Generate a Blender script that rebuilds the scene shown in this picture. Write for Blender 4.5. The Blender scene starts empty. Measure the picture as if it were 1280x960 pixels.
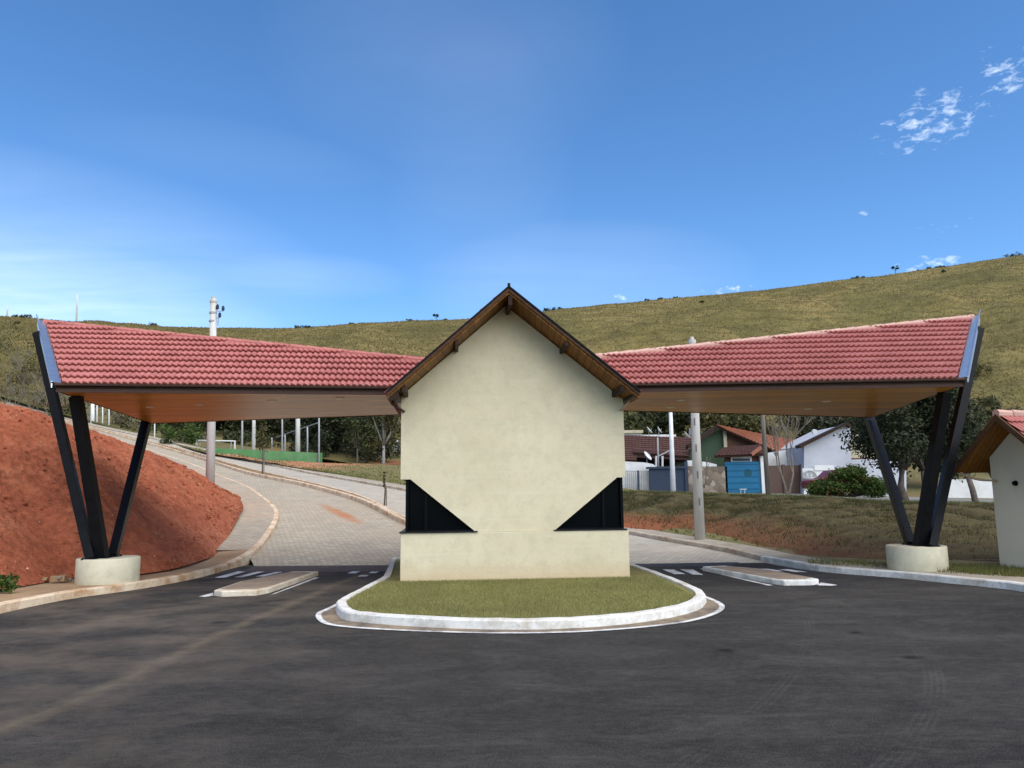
import bpy, bmesh, math, random
import numpy as np
from mathutils import Vector, Matrix, noise
R = math.radians
random.seed(7); rng = np.random.default_rng(7)
S = bpy.context.scene
COL = S.collection

# ------------------------------------------------------------------ camera
F, PITCH, ROLL, CZ = 962.0, R(8.16), R(0.65), 1.6
up0 = Vector((0, -math.sin(PITCH), math.cos(PITCH))); fw = Vector((0, math.cos(PITCH), math.sin(PITCH)))
x0 = Vector((1, 0, 0)); cr, sr = math.cos(ROLL), math.sin(ROLL)
rgt = x0*cr - up0*sr; upv = x0*sr + up0*cr
cd = bpy.data.cameras.new('camera'); cam = bpy.data.objects.new('camera', cd); COL.objects.link(cam)
cam.matrix_world = Matrix(((rgt.x, upv.x, -fw.x, 0), (rgt.y, upv.y, -fw.y, 0), (rgt.z, upv.z, -fw.z, CZ), (0, 0, 0, 1)))
cd.sensor_width = 36; cd.lens = F/1280*36; cd.clip_end = 5000; cd.clip_start = 0.05
S.camera = cam
CAM = Vector((0, 0, CZ))
def ray(px, py):
    return fw + rgt*((px-640)/F) - upv*((py-480)/F)
def at(px, py, Y=None, Z=None):
    d = ray(px, py)
    t = (Y/d.y) if Y is not None else ((Z-CZ)/d.z)
    return CAM + d*t
def hit(px, py, p0, n):
    d = ray(px, py); return CAM + d*((p0-CAM).dot(n)/d.dot(n))

# ------------------------------------------------------------------ object helpers
def tag(o, label=None, cat=None, group=None, kind=None):
    if label: o['label'] = label
    if cat: o['category'] = cat
    if group: o['group'] = group
    if kind: o['kind'] = kind
    return o
def thing(name, loc, label, cat, group=None):
    o = bpy.data.objects.new(name, None); COL.objects.link(o); o.location = loc; o.empty_display_size = .2
    return tag(o, label, cat, group)
def root_loc(p):
    while p.parent: p = p.parent
    return p.location
class MB:
    def __init__(s): s.v = []; s.f = []
    def add(s, vs, fs):
        b = len(s.v); s.v += [tuple(v) for v in vs]; s.f += [tuple(i+b for i in f) for f in fs]; return s
    def box(s, c, size, M=None):
        x, y, z = size[0]/2, size[1]/2, size[2]/2; c = Vector(c)
        P = [Vector(p) for p in ((-x,-y,-z),(x,-y,-z),(x,y,-z),(-x,y,-z),(-x,-y,z),(x,-y,z),(x,y,z),(-x,y,z))]
        P = [c + (M @ p if M else p) for p in P]
        return s.add(P, [(3,2,1,0),(4,5,6,7),(0,1,5,4),(1,2,6,5),(2,3,7,6),(3,0,4,7)])
    def prism(s, poly, ext):
        """polygon (list of Vectors) extruded by the vector ext"""
        n = len(poly); e = Vector(ext); P = [Vector(p) for p in poly]
        return s.add(P + [p+e for p in P], [tuple(range(n)), tuple(range(2*n-1, n-1, -1))] + [((i+1) % n, i, n+i, n+(i+1) % n) for i in range(n)])
    def beam(s, p0, p1, w, h=None, w1=None, h1=None, side=None):
        p0, p1 = Vector(p0), Vector(p1); d = (p1-p0).normalized()
        a = (side or Vector((1, 0, 0))); a = (a - d*a.dot(d)).normalized(); b = d.cross(a)
        h = h or w; w1 = w1 or w; h1 = h1 or h
        q = [p0+a*(i*w/2)+b*(j*h/2) for i, j in ((-1,-1),(1,-1),(1,1),(-1,1))] + [p1+a*(i*w1/2)+b*(j*h1/2) for i, j in ((-1,-1),(1,-1),(1,1),(-1,1))]
        return s.add(q, [(3,2,1,0),(4,5,6,7),(0,1,5,4),(1,2,6,5),(2,3,7,6),(3,0,4,7)])
    def tube(s, pts, rad, n=8, cap=True):
        pts = [Vector(p) for p in pts]; k = len(pts)
        rad = rad if isinstance(rad, (list, tuple)) else [rad]*k
        V = []; up = Vector((0.13, 0.31, 0.94))
        for i, p in enumerate(pts):
            d = (pts[min(i+1, k-1)] - pts[max(i-1, 0)]).normalized()
            a = d.cross(up)
            if a.length < .05: a = d.cross(Vector((1, 0, 0)))
            a.normalize(); b = d.cross(a)
            for j in range(n):
                t = 2*math.pi*j/n; V.append(p + (a*math.cos(t)+b*math.sin(t))*rad[i])
        Fc = [(i*n+j, i*n+(j+1) % n, (i+1)*n+(j+1) % n, (i+1)*n+j) for i in range(k-1) for j in range(n)]
        if cap: Fc += [tuple(range(n-1, -1, -1)), tuple((k-1)*n+j for j in range(n))]
        return s.add(V, Fc)
    def lathe(s, c, prof, n=32):
        c = Vector(c); V = []; k = len(prof)
        for r, z in prof:
            for j in range(n):
                t = 2*math.pi*j/n; V.append(c+Vector((r*math.cos(t), r*math.sin(t), z)))
        Fc = [(i*n+j, i*n+(j+1) % n, (i+1)*n+(j+1) % n, (i+1)*n+j) for i in range(k-1) for j in range(n)]
        Fc += [tuple(range(n-1, -1, -1)), tuple((k-1)*n+j for j in range(n))]
        return s.add(V, Fc)
    def disc(s, c, nrm, r, h, n=20, r2=None):
        c = Vector(c); nrm = Vector(nrm).normalized()
        return s.tube([c, c+nrm*h], [r, r2 or r], n)
    def grid(s, rows):
        """loft through rows of equal length"""
        n = len(rows[0]); V = [p for r_ in rows for p in r_]
        return s.add(V, [(i*n+j, i*n+j+1, (i+1)*n+j+1, (i+1)*n+j) for i in range(len(rows)-1) for j in range(n-1)])
    def build(s, name, m, parent=None, smooth=False, bevel=0, origin=None, kind=None, label=None):
        me = bpy.data.meshes.new(name)
        off = Vector(root_loc(parent)) if parent else Vector(origin or (0, 0, 0))
        me.from_pydata([tuple(Vector(v)-off) for v in s.v], [], s.f); me.update()
        bm = bmesh.new(); bm.from_mesh(me); bmesh.ops.recalc_face_normals(bm, faces=bm.faces); bm.to_mesh(me); bm.free()
        o = bpy.data.objects.new(name, me); COL.objects.link(o); me.materials.append(m)
        if parent: o.parent = parent
        else: o.location = off
        if smooth: me.polygons.foreach_set('use_smooth', [True]*len(me.polygons))
        if bevel:
            b = o.modifiers.new('edge', 'BEVEL'); b.width = bevel; b.segments = 2; b.limit_method = 'ANGLE'
        if kind: o['kind'] = kind
        if label: o['label'] = label
        return o
def np_mesh(name, V, Fq, m, parent=None, origin=None, smooth=False):
    """mesh from numpy arrays: V (n,3), Fq (k, 3 or 4)"""
    off = np.array(root_loc(parent) if parent else (origin or (0, 0, 0)), float)
    V = (np.asarray(V)-off).astype(np.float32); Fq = np.asarray(Fq, np.int32); k, c = Fq.shape
    me = bpy.data.meshes.new(name); me.vertices.add(len(V)); me.vertices.foreach_set('co', V.ravel())
    me.loops.add(k*c); me.loops.foreach_set('vertex_index', Fq.ravel())
    me.polygons.add(k); me.polygons.foreach_set('loop_start', np.arange(0, k*c, c, dtype=np.int32))
    me.polygons.foreach_set('loop_total', np.full(k, c, np.int32))
    if smooth: me.polygons.foreach_set('use_smooth', np.ones(k, bool))
    me.update(calc_edges=True); me.materials.append(m)
    o = bpy.data.objects.new(name, me); COL.objects.link(o)
    if parent: o.parent = parent
    else: o.location = off
    return o
def resample(pl, n):
    P = [Vector(p) for p in pl]; L = [0]
    for a, b in zip(P, P[1:]): L.append(L[-1]+(b-a).length)
    out = []; i = 0
    for k in range(n):
        t = L[-1]*k/(n-1)
        while i < len(P)-2 and L[i+1] < t: i += 1
        u = (t-L[i])/max(L[i+1]-L[i], 1e-9); out.append(P[i].lerp(P[i+1], min(1, max(0, u))))
    return out
def smooth_pl(pl, n=8):
    """Catmull-Rom through the points"""
    P = [Vector(p) for p in pl]; out = []
    for i in range(len(P)-1):
        a, b, c, d = P[max(i-1, 0)], P[i], P[i+1], P[min(i+2, len(P)-1)]
        for k in range(n):
            t = k/n
            out.append(.5*((2*b)+(c-a)*t+(2*a-5*b+4*c-d)*t*t+(3*b-a-3*c+d)*t**3))
    return out+[P[-1]]
def offset_pl(pl, w, dz=0):
    """offset to the left of the direction of travel, in plan"""
    out = []
    for i, p in enumerate(pl):
        d = pl[min(i+1, len(pl)-1)]-pl[max(i-1, 0)]; d.z = 0; d.normalize()
        out.append(Vector((p.x-d.y*w, p.y+d.x*w, p.z+dz)))
    return out
def fbm(p, o=4): return noise.fractal(Vector(p), 1.0, 2.0, o)

# ------------------------------------------------------------------ materials
class NT:
    def __init__(s, name):
        s.m = bpy.data.materials.new(name); s.m.use_nodes = True; s.t = s.m.node_tree; s.n = s.t.nodes
        s.b = s.n['Principled BSDF']; s._pos = None
    def node(s, typ, **kw):
        n = s.n.new(typ)
        for k, v in kw.items(): setattr(n, k, v)
        return n
    def link(s, a, b): s.t.links.new(a, b)
    def put(s, sock, v):
        if isinstance(v, bpy.types.NodeSocket): s.link(v, sock)
        elif isinstance(v, (tuple, list)) and len(v) == 3 and sock.type == 'RGBA': sock.default_value = (*v, 1)
        else: sock.default_value = v
    @property
    def pos(s):
        if not s._pos: s._pos = s.node('ShaderNodeNewGeometry').outputs['Position']
        return s._pos
    def mapped(s, scale=(1, 1, 1), rot=(0, 0, 0), loc=(0, 0, 0), vec=None):
        n = s.node('ShaderNodeMapping'); s.link(vec or s.pos, n.inputs['Vector'])
        n.inputs['Scale'].default_value = scale; n.inputs['Rotation'].default_value = rot; n.inputs['Location'].default_value = loc
        return n.outputs[0]
    def noise(s, scale, detail=5, rough=.6, vec=None, dist=0):
        n = s.node('ShaderNodeTexNoise'); s.link(vec or s.pos, n.inputs['Vector'])
        n.inputs['Scale'].default_value = scale; n.inputs['Detail'].default_value = detail; n.inputs['Roughness'].default_value = rough; n.inputs['Distortion'].default_value = dist
        return n.outputs['Fac']
    def ramp(s, fac, stops):
        n = s.node('ShaderNodeValToRGB'); s.put(n.inputs[0], fac); e = n.color_ramp.elements
        while len(e) < len(stops): e.new(.5)
        for el, (p, c) in zip(e, stops):
            el.position = p; el.color = (*c, 1) if isinstance(c, (tuple, list)) else (c, c, c, 1)
        return n.outputs[0]
    def mix(s, fac, a, b, mode='MIX'):
        n = s.node('ShaderNodeMix', data_type='RGBA', blend_type=mode); n.clamp_factor = True
        s.put(n.inputs['Factor'], fac); s.put(n.inputs['A'] if False else n.inputs[6], a); s.put(n.inputs[7], b)
        return n.outputs[2]
    def math(s, op, a, b=0, c=0, clamp=False):
        n = s.node('ShaderNodeMath', operation=op); n.use_clamp = clamp
        s.put(n.inputs[0], a); s.put(n.inputs[1], b); s.put(n.inputs[2], c); return n.outputs[0]
    def bump(s, h, strength=.3, dist=.02):
        n = s.node('ShaderNodeBump'); n.inputs['Strength'].default_value = strength; n.inputs['Distance'].default_value = dist
        s.link(h, n.inputs['Height']); s.link(n.outputs[0], s.b.inputs['Normal'])
    def rgb(s, c):
        n = s.node('ShaderNodeRGB'); n.outputs[0].default_value = (*c, 1); return n.outputs[0]
    def island(s): return s.node('ShaderNodeNewGeometry').outputs['Random Per Island']
    def done(s, col=None, rough=None, metal=None, spec=None):
        if col is not None: s.put(s.b.inputs['Base Color'], col)
        if rough is not None: s.put(s.b.inputs['Roughness'], rough)
        if metal is not None: s.b.inputs['Metallic'].default_value = metal
        s.b.inputs['Specular IOR Level'].default_value = .18 if spec is None else spec
        return s.m
def vmul(c, k): return tuple(min(1, x*k) for x in c)
def rough_paint(name, c, var=.12, scale=2.5, rough=.85, bs=60, bstr=.25, bd=.004, dirt=None):
    t = NT(name); n = t.noise(scale, 6, .65)
    col = t.ramp(n, [(.25, vmul(c, 1-var)), (.75, vmul(c, 1+var))])
    if dirt:
        n2 = t.noise(scale*.6, 8, .7, vec=t.mapped(loc=(7, 3, 1)))
        col = t.mix(t.ramp(n2, [(.48, 0.), (.72, .8)]), col, dirt)
    t.bump(t.noise(bs, 4, .6), bstr, bd)
    return t.done(col, rough)
def leaf_mat(name, c, var=.45, hue=None, trans=.25):
    t = NT(name); i = t.island(); n = t.noise(.9, 3, .5)
    c2 = hue or vmul(c, 1.5)
    col = t.ramp(i, [(0., vmul(c, 1-var)), (.55, c), (1., c2)])
    col = t.mix(t.ramp(n, [(.35, 0.), (.7, .55)]), col, vmul(c, .6), 'MIX')
    t.put(t.b.inputs['Base Color'], col); t.b.inputs['Roughness'].default_value = .65; t.b.inputs['Specular IOR Level'].default_value = .2
    tr = t.node('ShaderNodeBsdfTranslucent'); t.put(tr.inputs['Color'], col)
    mx = t.node('ShaderNodeMixShader'); mx.inputs[0].default_value = trans
    t.link(t.b.outputs[0], mx.inputs[1]); t.link(tr.outputs[0], mx.inputs[2]); t.link(mx.outputs[0], t.n['Material Output'].inputs[0])
    return t.m

M = {}
# cream textured render of the gate house, with warm soil splash low down (a stain with its own shape)
t = NT('cream_render')
n1 = t.noise(.9, 6, .6); n2 = t.noise(5, 6, .7)
col = t.ramp(n1, [(.3, (.60, .525, .35)), (.7, (.69, .61, .42))])
col = t.mix(t.math('MULTIPLY', t.ramp(n2, [(.45, 0.), (.75, 1.)]), .45), col, (.46, .415, .285))
trw = t.noise(2.2, 3, .5, vec=t.mapped(scale=(.25, .25, 6)))
col = t.mix(t.math('MULTIPLY', t.ramp(trw, [(.55, 0.), (.7, 1.)]), .22), col, (.70, .67, .50))
sep = t.node('ShaderNodeSeparateXYZ'); t.link(t.pos, sep.inputs[0])
spl = t.math('MULTIPLY', t.math('SUBTRACT', 1., t.math('DIVIDE', t.math('SUBTRACT', sep.outputs[2], .1), t.math('ADD', .12, t.math('MULTIPLY', n2, .5))), clamp=True), .6, clamp=True)
col = t.mix(spl, col, (.56, .39, .21))
t.bump(t.math('ADD', t.noise(45, 5, .7), t.math('MULTIPLY', t.noise(6, 3, .6), .8)), .45, .012)
M['cream'] = t.done(col, .9)
M['cream_plain'] = rough_paint('cream_paint', (.60, .57, .42), .08, 1.5, dirt=(.42, .37, .24))
M['grey_cream'] = rough_paint('greyed_cream_paint', (.66, .585, .44), .06, 1.5)
t = NT('concrete_block')
c = t.ramp(t.noise(3, 6, .7), [(.3, (.51, .465, .33)), (.7, (.65, .60, .44))])
c = t.mix(t.ramp(t.noise(9, 6, .7), [(.55, 0.), (.8, .6)]), c, (.36, .33, .24))
t.bump(t.noise(40, 5, .7), .4, .01); M['pedestal'] = t.done(c, .9)
# roof tiles
def tile_mat(name, c):
    t = NT(name); n = t.noise(1.3, 5, .6); v = t.node('ShaderNodeTexVoronoi'); t.link(t.pos, v.inputs['Vector']); v.inputs['Scale'].default_value = 4.2
    hv = t.node('ShaderNodeSeparateColor'); t.link(v.outputs['Color'], hv.inputs[0])
    col = t.ramp(hv.outputs[0], [(0, vmul(c, .86)), (.5, c), (1, (c[0]*1.08, c[1]*1.15, c[2]*1.15))])
    col = t.mix(t.math('MULTIPLY', t.ramp(n, [(.4, 0.), (.75, 1.)]), .35), col, (c[0]*.8, c[1]*.7, c[2]*.65))
    t.bump(t.noise(70, 3, .6), .2, .004)
    return t.done(col, .62)
M['tile'] = tile_mat('red_roof_tile', (.43, .155, .135))
M['cap'] = rough_paint('mortar_ridge_cap', (.52, .33, .27), .2, 4)
M['old_tile'] = tile_mat('weathered_orange_tile', (.29, .112, .065))
M['brown_tile'] = tile_mat('dark_brown_tile', (.085, .04, .03))
# timber
def wood(name, c, ax, rough=.35, plank=.11, rot=0):
    t = NT(name)
    sc = (.35, 9, 9) if ax == 'x' else (9, .35, 9)
    mp = t.mapped(rot=(0, 0, rot)); g = t.noise(2.6, 5, .65, vec=t.mapped(scale=sc, vec=mp))
    w = t.node('ShaderNodeTexBrick'); t.link(t.mapped(rot=(0, 0, rot + (0 if ax == 'x' else R(90)))), w.inputs['Vector'])
    w.inputs['Scale'].default_value = 1; w.inputs['Brick Width'].default_value = 2.8; w.inputs['Row Height'].default_value = plank; w.inputs['Mortar Size'].default_value = .004
    w.inputs['Color1'].default_value = (.72, .72, .72, 1); w.inputs['Color2'].default_value = (1.15, 1.15, 1.15, 1); w.inputs['Mortar'].default_value = (.12, .12, .12, 1)
    col = t.ramp(g, [(.25, vmul(c, .55)), (.5, c), (.75, vmul(c, 1.35))])
    col = t.mix(1., col, w.outputs[0], 'MULTIPLY')
    t.bump(t.math('ADD', w.outputs['Fac'], g), -.15, .006)
    return t.done(col, rough, spec=.22 if rough < .38 else .06)
M['soffit'] = wood('varnished_pine_boards', (.62, .285, .04), 'x', .34)
M['gable_boards'] = wood('gable_boards', (.21, .09, .02), 'y', .4)
M['dark_wood'] = wood('dark_stained_timber', (.035, .02, .013), 'x', .45, 3.)
M['barge'] = wood('barge_timber', (.085, .045, .026), 'x', .42, 3.)
M['fascia'] = rough_paint('brown_gutter', (.075, .042, .032), .15, 3, .7, bstr=.05)
t = NT('black_steel'); n = t.noise(7, 5, .6)
M['steel'] = t.done(t.ramp(n, [(.3, (.004, .0045, .0055)), (.75, (.008, .0085, .01))]), t.ramp(t.noise(20, 4, .6), [(.3, .25), (.7, .42)]), spec=.09)
t = NT('galvanised_flashing'); t.bump(t.noise(3, 2, .5), .12, .02)
M['zinc'] = t.done(t.ramp(t.noise(8, 4, .6), [(.3, (.66, .68, .70)), (.7, (.80, .81, .82))]), .34, metal=1.)
t = NT('dark_glass'); M['glass'] = t.done((.003, .004, .005), .12, spec=.02)
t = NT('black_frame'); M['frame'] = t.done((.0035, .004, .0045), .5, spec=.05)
t = NT('black_granite'); M['granite'] = t.done(t.ramp(t.noise(90, 2, .5), [(.4, (.01, .01, .012)), (.7, (.03, .03, .032))]), .25)
M['light'] = rough_paint('light_trim', (.85, .82, .75), .05, 3, .4, bstr=.02)
M['pipe_tan'] = rough_paint('tan_pipe', (.42, .32, .2), .1, 5, .45, bstr=.05)
M['pipe_dark'] = rough_paint('dark_red_pipe', (.05, .022, .018), .1, 5, .4, bstr=.05)
# kerbs
def kerb_mat(name, white, wear, thr=(.42, .62)):
    t = NT(name); n = t.noise(2.4, 8, .72)
    col = t.mix(t.ramp(n, [(thr[0], 0.), (thr[1], 1.)]), white, wear)
    col = t.mix(t.ramp(t.noise(14, 6, .7), [(.55, 0.), (.75, .7)]), col, vmul(wear, .55))
    t.bump(t.noise(25, 6, .7), .5, .015); return t.done(col, .9)
M['kerb_white'] = kerb_mat('whitewashed_kerb', (.70, .685, .64), (.46, .41, .33), (.46, .66))
M['kerb_soil'] = kerb_mat('soil_stained_kerb', (.70, .57, .41), (.42, .23, .11), (.42, .66))
M['kerb_grey'] = kerb_mat('bare_concrete_kerb', (.55, .47, .36), (.36, .26, .17))
M['isle_top'] = kerb_mat('dusty_concrete', (.33, .25, .17), (.24, .19, .15))
M['paint'] = kerb_mat('worn_white_paint', (.72, .72, .70), (.30, .29, .27), (.44, .62))
M['gutter'] = kerb_mat('sandy_gutter', (.30, .23, .15), (.12, .10, .085))

# ------------------------------------------------------------------ ground lines from the photograph's perspective
Z0 = lambda px, py, z=0.: at(px, py, Z=z)
KL_f = [Vector((-8.2, -12, 0)), Vector((-7.6, -2, 0)), Vector((-7.2, 5, 0)), Z0(-120, 795), Z0(0, 767), Z0(60, 754), Z0(105, 746), Z0(150, 740), Z0(200, 732), Z0(250, 722), Z0(285, 712), at(310, 699.5, Y=18.9)]
LE_r = [at(323, 690, Y=19.9), at(334, 677, Y=21.4), at(346, 657, Y=24.2), at(348, 643, Y=26.65), at(339, 632, Y=29), at(325, 621, Y=31.7), at(308, 610, Y=35.2), at(273, 596, Y=40.9), at(240, 582, Y=47), at(190, 565, Y=57), at(130, 545, Y=72), at(60, 522, Y=90), at(0, 504, Y=103), at(-160, 460, Y=120)]
KL = smooth_pl(KL_f + LE_r, 6)
LE = smooth_pl([KL_f[-1]] + LE_r, 6)
RE = smooth_pl([Vector((.9, 17.2, 0)), Vector((.1, 19, .08)), Vector((-1.5, 21.4, .36)), at(507, 657, Y=24), at(470, 638, Y=27), at(437, 624, Y=31), at(375, 607, Y=36.5), at(306, 592, Y=44), at(240, 571, Y=58), at(185, 555.5, Y=66), at(120, 538, Y=79), at(65, 523, Y=92), at(0, 505, Y=104.5), at(-160, 461, Y=122)], 6)
NE = smooth_pl([Vector((1.5, 17.2, 0)), Vector((.9, 19.2, .1)), Vector((-.7, 22, .42)), at(507, 650, Y=25), at(437, 618, Y=33), at(306, 586, Y=46), at(240, 566, Y=59), at(185, 552.5, Y=67), at(120, 535.5, Y=80), at(65, 521, Y=92.8), at(0, 503, Y=105), at(-160, 459, Y=122.6)], 6)
FK = smooth_pl([Z0(950, 701), at(900, 689, Y=20.1), at(830, 676.5, Y=22.6), at(785, 668, Y=25), at(700, 650, Y=28.6), at(600, 631, Y=31.7), at(507, 614, Y=35), at(446, 603, Y=40), at(380, 591, Y=46), at(306, 575, Y=54), at(240, 561, Y=62), at(200, 551, Y=68), at(110, 531.5, Y=82), at(65, 519, Y=93.5), at(0, 501, Y=106), at(-160, 457, Y=124)], 6)
FR = smooth_pl([Z0(950, 702), Z0(985, 709), Z0(1020, 714), Z0(1060, 717.8), Z0(1113, 721.8), Z0(1179, 728.5), Z0(1230, 733.5), Z0(1280, 740), Z0(1400, 764), Vector((7.9, 4, 0)), Vector((8.3, -12, 0))], 6)
# mound
mb_px = [(-330, 770, .13), (-120, 752, .14), (0, 737, .15), (50, 729, .15), (93, 722, .16), (150, 720, .16), (212, 712, .18), (250, 701, .2), (274, 690, .26)]
MB0 = [at(a, b, Z=c) for a, b, c in mb_px] + [at(290, 662, Y=22.3), at(299, 645, Y=24.6), at(304, 634, Y=26.6), at(300, 627, Y=27.6)]
MC0 = [at(-330, 440, Y=13.5), at(-120, 476, Y=16.5), at(0, 503, Y=18), at(40, 513, Y=18.5), at(72, 523, Y=19.2), at(125, 542, Y=20.6), at(187, 565, Y=23), at(225, 580, Y=24.6), at(240, 588, Y=25.3), at(257, 600, Y=26.3), at(278, 612, Y=27.0), at(290, 619, Y=27.4), at(298, 625, Y=27.7)]
# bank on the right
BB0 = [at(700, 645, Y=29), at(785, 662, Y=25.6), at(870, 674.5, Z=.2), at(960, 690, Z=.12), at(1100, 700, Z=.13), at(1250, 704, Z=.13), at(1400, 708, Z=.14), Vector((24, 12, .14))]
BT0 = [at(640, 612, Y=36), at(785, 615.5, Y=33), at(900, 619, Y=30), at(1000, 622, Y=28), at(1100, 628, Y=26), at(1240, 631, Y=25), at(1400, 634, Y=24), Vector((34, 20, 1.1))]
HB0 = [at(600, 612, Y=52), at(780, 615, Y=50), at(900, 616, Y=50), at(1000, 617.5, Y=50), at(1130, 621, Y=48), at(1260, 625, Y=48), at(1450, 628, Y=46), Vector((55, 40, 1.0))]
# soil bank on the far side of the left road
SB0 = [at(-160, 446, Y=128), at(0, 494, Y=110), at(110, 527, Y=86), at(200, 551, Y=70), at(258, 566, Y=57), at(310, 574, Y=58.5), at(399, 578, Y=62), at(450, 580, Y=64), at(505, 582, Y=66), at(600, 588, Y=68), at(700, 596, Y=66), at(790, 606, Y=60)]

# terrain: linear radial basis interpolation of the levels above
ctrl = []
def addc(pl, dz=-.1, k=None):
    for p in (resample(pl, k) if k else pl): ctrl.append((p.x, p.y, p.z+dz))
addc(LE, -.35, 26); addc(RE, -.35, 26); addc(NE, -.3, 24); addc(FK, -.3, 34); addc(MB0, -.6); addc(KL_f, -.2); addc(BB0, -.25); addc(BT0, -.3); addc(HB0, -.12); addc(SB0, -.2); addc(FR, -.2, 16)
for x in range(-24, 25, 6):
    for y in range(-30, 17, 6):
        if abs(x) < 20-y*.5 or y < 6: ctrl.append((x, y, -.12))
for p in MC0: ctrl.append((p.x, p.y+4, p.z-.9))
for x, y, z in ((-120, -60, 0), (120, -60, 0), (0, -80, 0), (-120, 60, 18), (-120, 120, 24), (-60, 130, 19), (0, 100, 8), (40, 95, 6.5), (90, 90, 6), (130, 40, 2), (130, 110, 9), (-60, 30, 6), (-60, 0, 1), (60, 0, .2), (-40, 20, 5.5), (0, 80, 4.6), (-16, 76, 4.4), (-8, 72, 4.3), (30, 75, 3.0), (60, 75, 3.2)):
    ctrl.append((x, y, z))
C = np.array(ctrl); D = np.hypot(C[:, None, 0]-C[None, :, 0], C[:, None, 1]-C[None, :, 1])
A_ = D + np.eye(len(C))*.05
W = np.linalg.lstsq(np.vstack([np.hstack([A_, np.ones((len(C), 1))]), np.hstack([np.ones((1, len(C))), [[0]]])]), np.append(C[:, 2], 0), rcond=None)[0]
def terr(x, y):
    x = np.atleast_1d(np.asarray(x, float)); y = np.atleast_1d(np.asarray(y, float))
    out = np.empty(len(x))
    for i in range(0, len(x), 4000):
        s_ = slice(i, i+4000)
        d = np.hypot(x[s_, None]-C[None, :, 0], y[s_, None]-C[None, :, 1]); out[s_] = d@W[:-1]+W[-1]
    return out
def tz(x, y): return float(terr(x, y)[0])
t = NT('rough_grass_ground'); n = t.noise(.25, 8, .7)
col = t.ramp(n, [(.3, (.10, .095, .035)), (.55, (.15, .125, .05)), (.75, (.20, .15, .075))])
col = t.mix(t.ramp(t.noise(.09, 5, .6), [(.58, 0.), (.66, .8)]), col, (.26, .09, .04))
t.bump(t.noise(6, 6, .7), .6, .1); M['ground'] = t.done(col, .95)
xs = np.linspace(-150, 150, 151); ys = np.linspace(-90, 132, 112)
XX, YY = np.meshgrid(xs, ys); ZZ = terr(XX.ravel(), YY.ravel())
nx, ny = len(xs), len(ys)
idx = np.arange(nx*ny).reshape(ny, nx)
FQ = np.stack([idx[:-1, :-1], idx[:-1, 1:], idx[1:, 1:], idx[1:, :-1]], -1).reshape(-1, 4)
tag(np_mesh('ground', np.stack([XX.ravel(), YY.ravel(), ZZ], 1), FQ, M['ground'], smooth=True), kind='structure')

# ------------------------------------------------------------------ forecourt asphalt
t = NT('asphalt')
a1 = t.noise(.35, 6, .65); a2 = t.noise(1.5, 9, .76, vec=t.mapped(scale=(.5, 1.15, 1), rot=(0, 0, R(14))), dist=.9); a3 = t.noise(75, 4, .75)
col = t.ramp(a1, [(.32, (.026, .0245, .023)), (.68, (.058, .0535, .049))])
col = t.mix(t.math('MULTIPLY', t.ramp(a2, [(.48, 0.), (.68, 1.)]), .6), col, (.10, .092, .082))
col = t.mix(t.math('MULTIPLY', t.ramp(a2, [(.3, 1.), (.46, 0.)]), .65), col, (.019, .018, .0175))
col = t.mix(t.math('MULTIPLY', t.ramp(a3, [(.5, 0.), (.68, 1.)]), .5), col, (.15, .14, .128))
col = t.mix(t.math('MULTIPLY', t.ramp(a3, [(.32, 1.), (.46, 0.)]), .6), col, (.014, .014, .014))
a4 = t.noise(13, 8, .78, vec=t.mapped(scale=(.7, 1.2, 1), loc=(5, 3, 0)))
col = t.mix(t.math('MULTIPLY', t.ramp(a4, [(.5, 0.), (.66, 1.)]), .38), col, (.10, .093, .083))
col = t.mix(t.math('MULTIPLY', t.ramp(a4, [(.34, 1.), (.47, 0.)]), .5), col, (.018, .0172, .0165))
sx = t.node('ShaderNodeSeparateXYZ'); t.link(t.pos, sx.inputs[0]); X_, Y_ = sx.outputs[0], sx.outputs[1]
def line_mask(p, q, w, amp=1.):
    d = Vector((q.x-p.x, q.y-p.y)).normalized(); nrm = (-d.y, d.x)
    dist = t.math('ADD', t.math('MULTIPLY', t.math('SUBTRACT', X_, p.x), nrm[0]), t.math('MULTIPLY', t.math('SUBTRACT', Y_, p.y), nrm[1]))
    wob = t.math('MULTIPLY', t.math('SUBTRACT', t.noise(.5, 3, .5), .5), .45)
    dist = t.math('ABSOLUTE', t.math('ADD', dist, wob))
    m = t.math('SUBTRACT', 1., t.math('DIVIDE', dist, w), clamp=True)
    return t.math('MULTIPLY', t.math('MULTIPLY', m, t.ramp(t.noise(3.2, 7, .75), [(.3, .15), (.7, 1.)])), amp)
def ring_mask(cx, cy, r, w, amp, gate=None):
    dx = t.math('SUBTRACT', X_, cx); dy = t.math('SUBTRACT', Y_, cy)
    ln = t.math('SQRT', t.math('ADD', t.math('MULTIPLY', dx, dx), t.math('MULTIPLY', dy, dy)))
    m = t.math('SUBTRACT', 1., t.math('DIVIDE', t.math('ABSOLUTE', t.math('SUBTRACT', ln, r)), w), clamp=True)
    m = t.math('MULTIPLY', m, t.ramp(t.noise(1.1, 5, .7), [(.4, 0.), (.62, 1.)]))
    if gate: m = t.math('MULTIPLY', m, t.math('GREATER_THAN', X_, gate))
    return t.math('MULTIPLY', m, amp)
p_, q_ = Z0(30, 900), Z0(395, 742)
col = t.mix(line_mask(p_, q_, .17, .62), col, (.24, .19, .125))
p_, q_ = Z0(0, 800), Z0(330, 745)
col = t.mix(line_mask(p_, q_, .5, .25), col, (.2, .165, .12))
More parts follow.
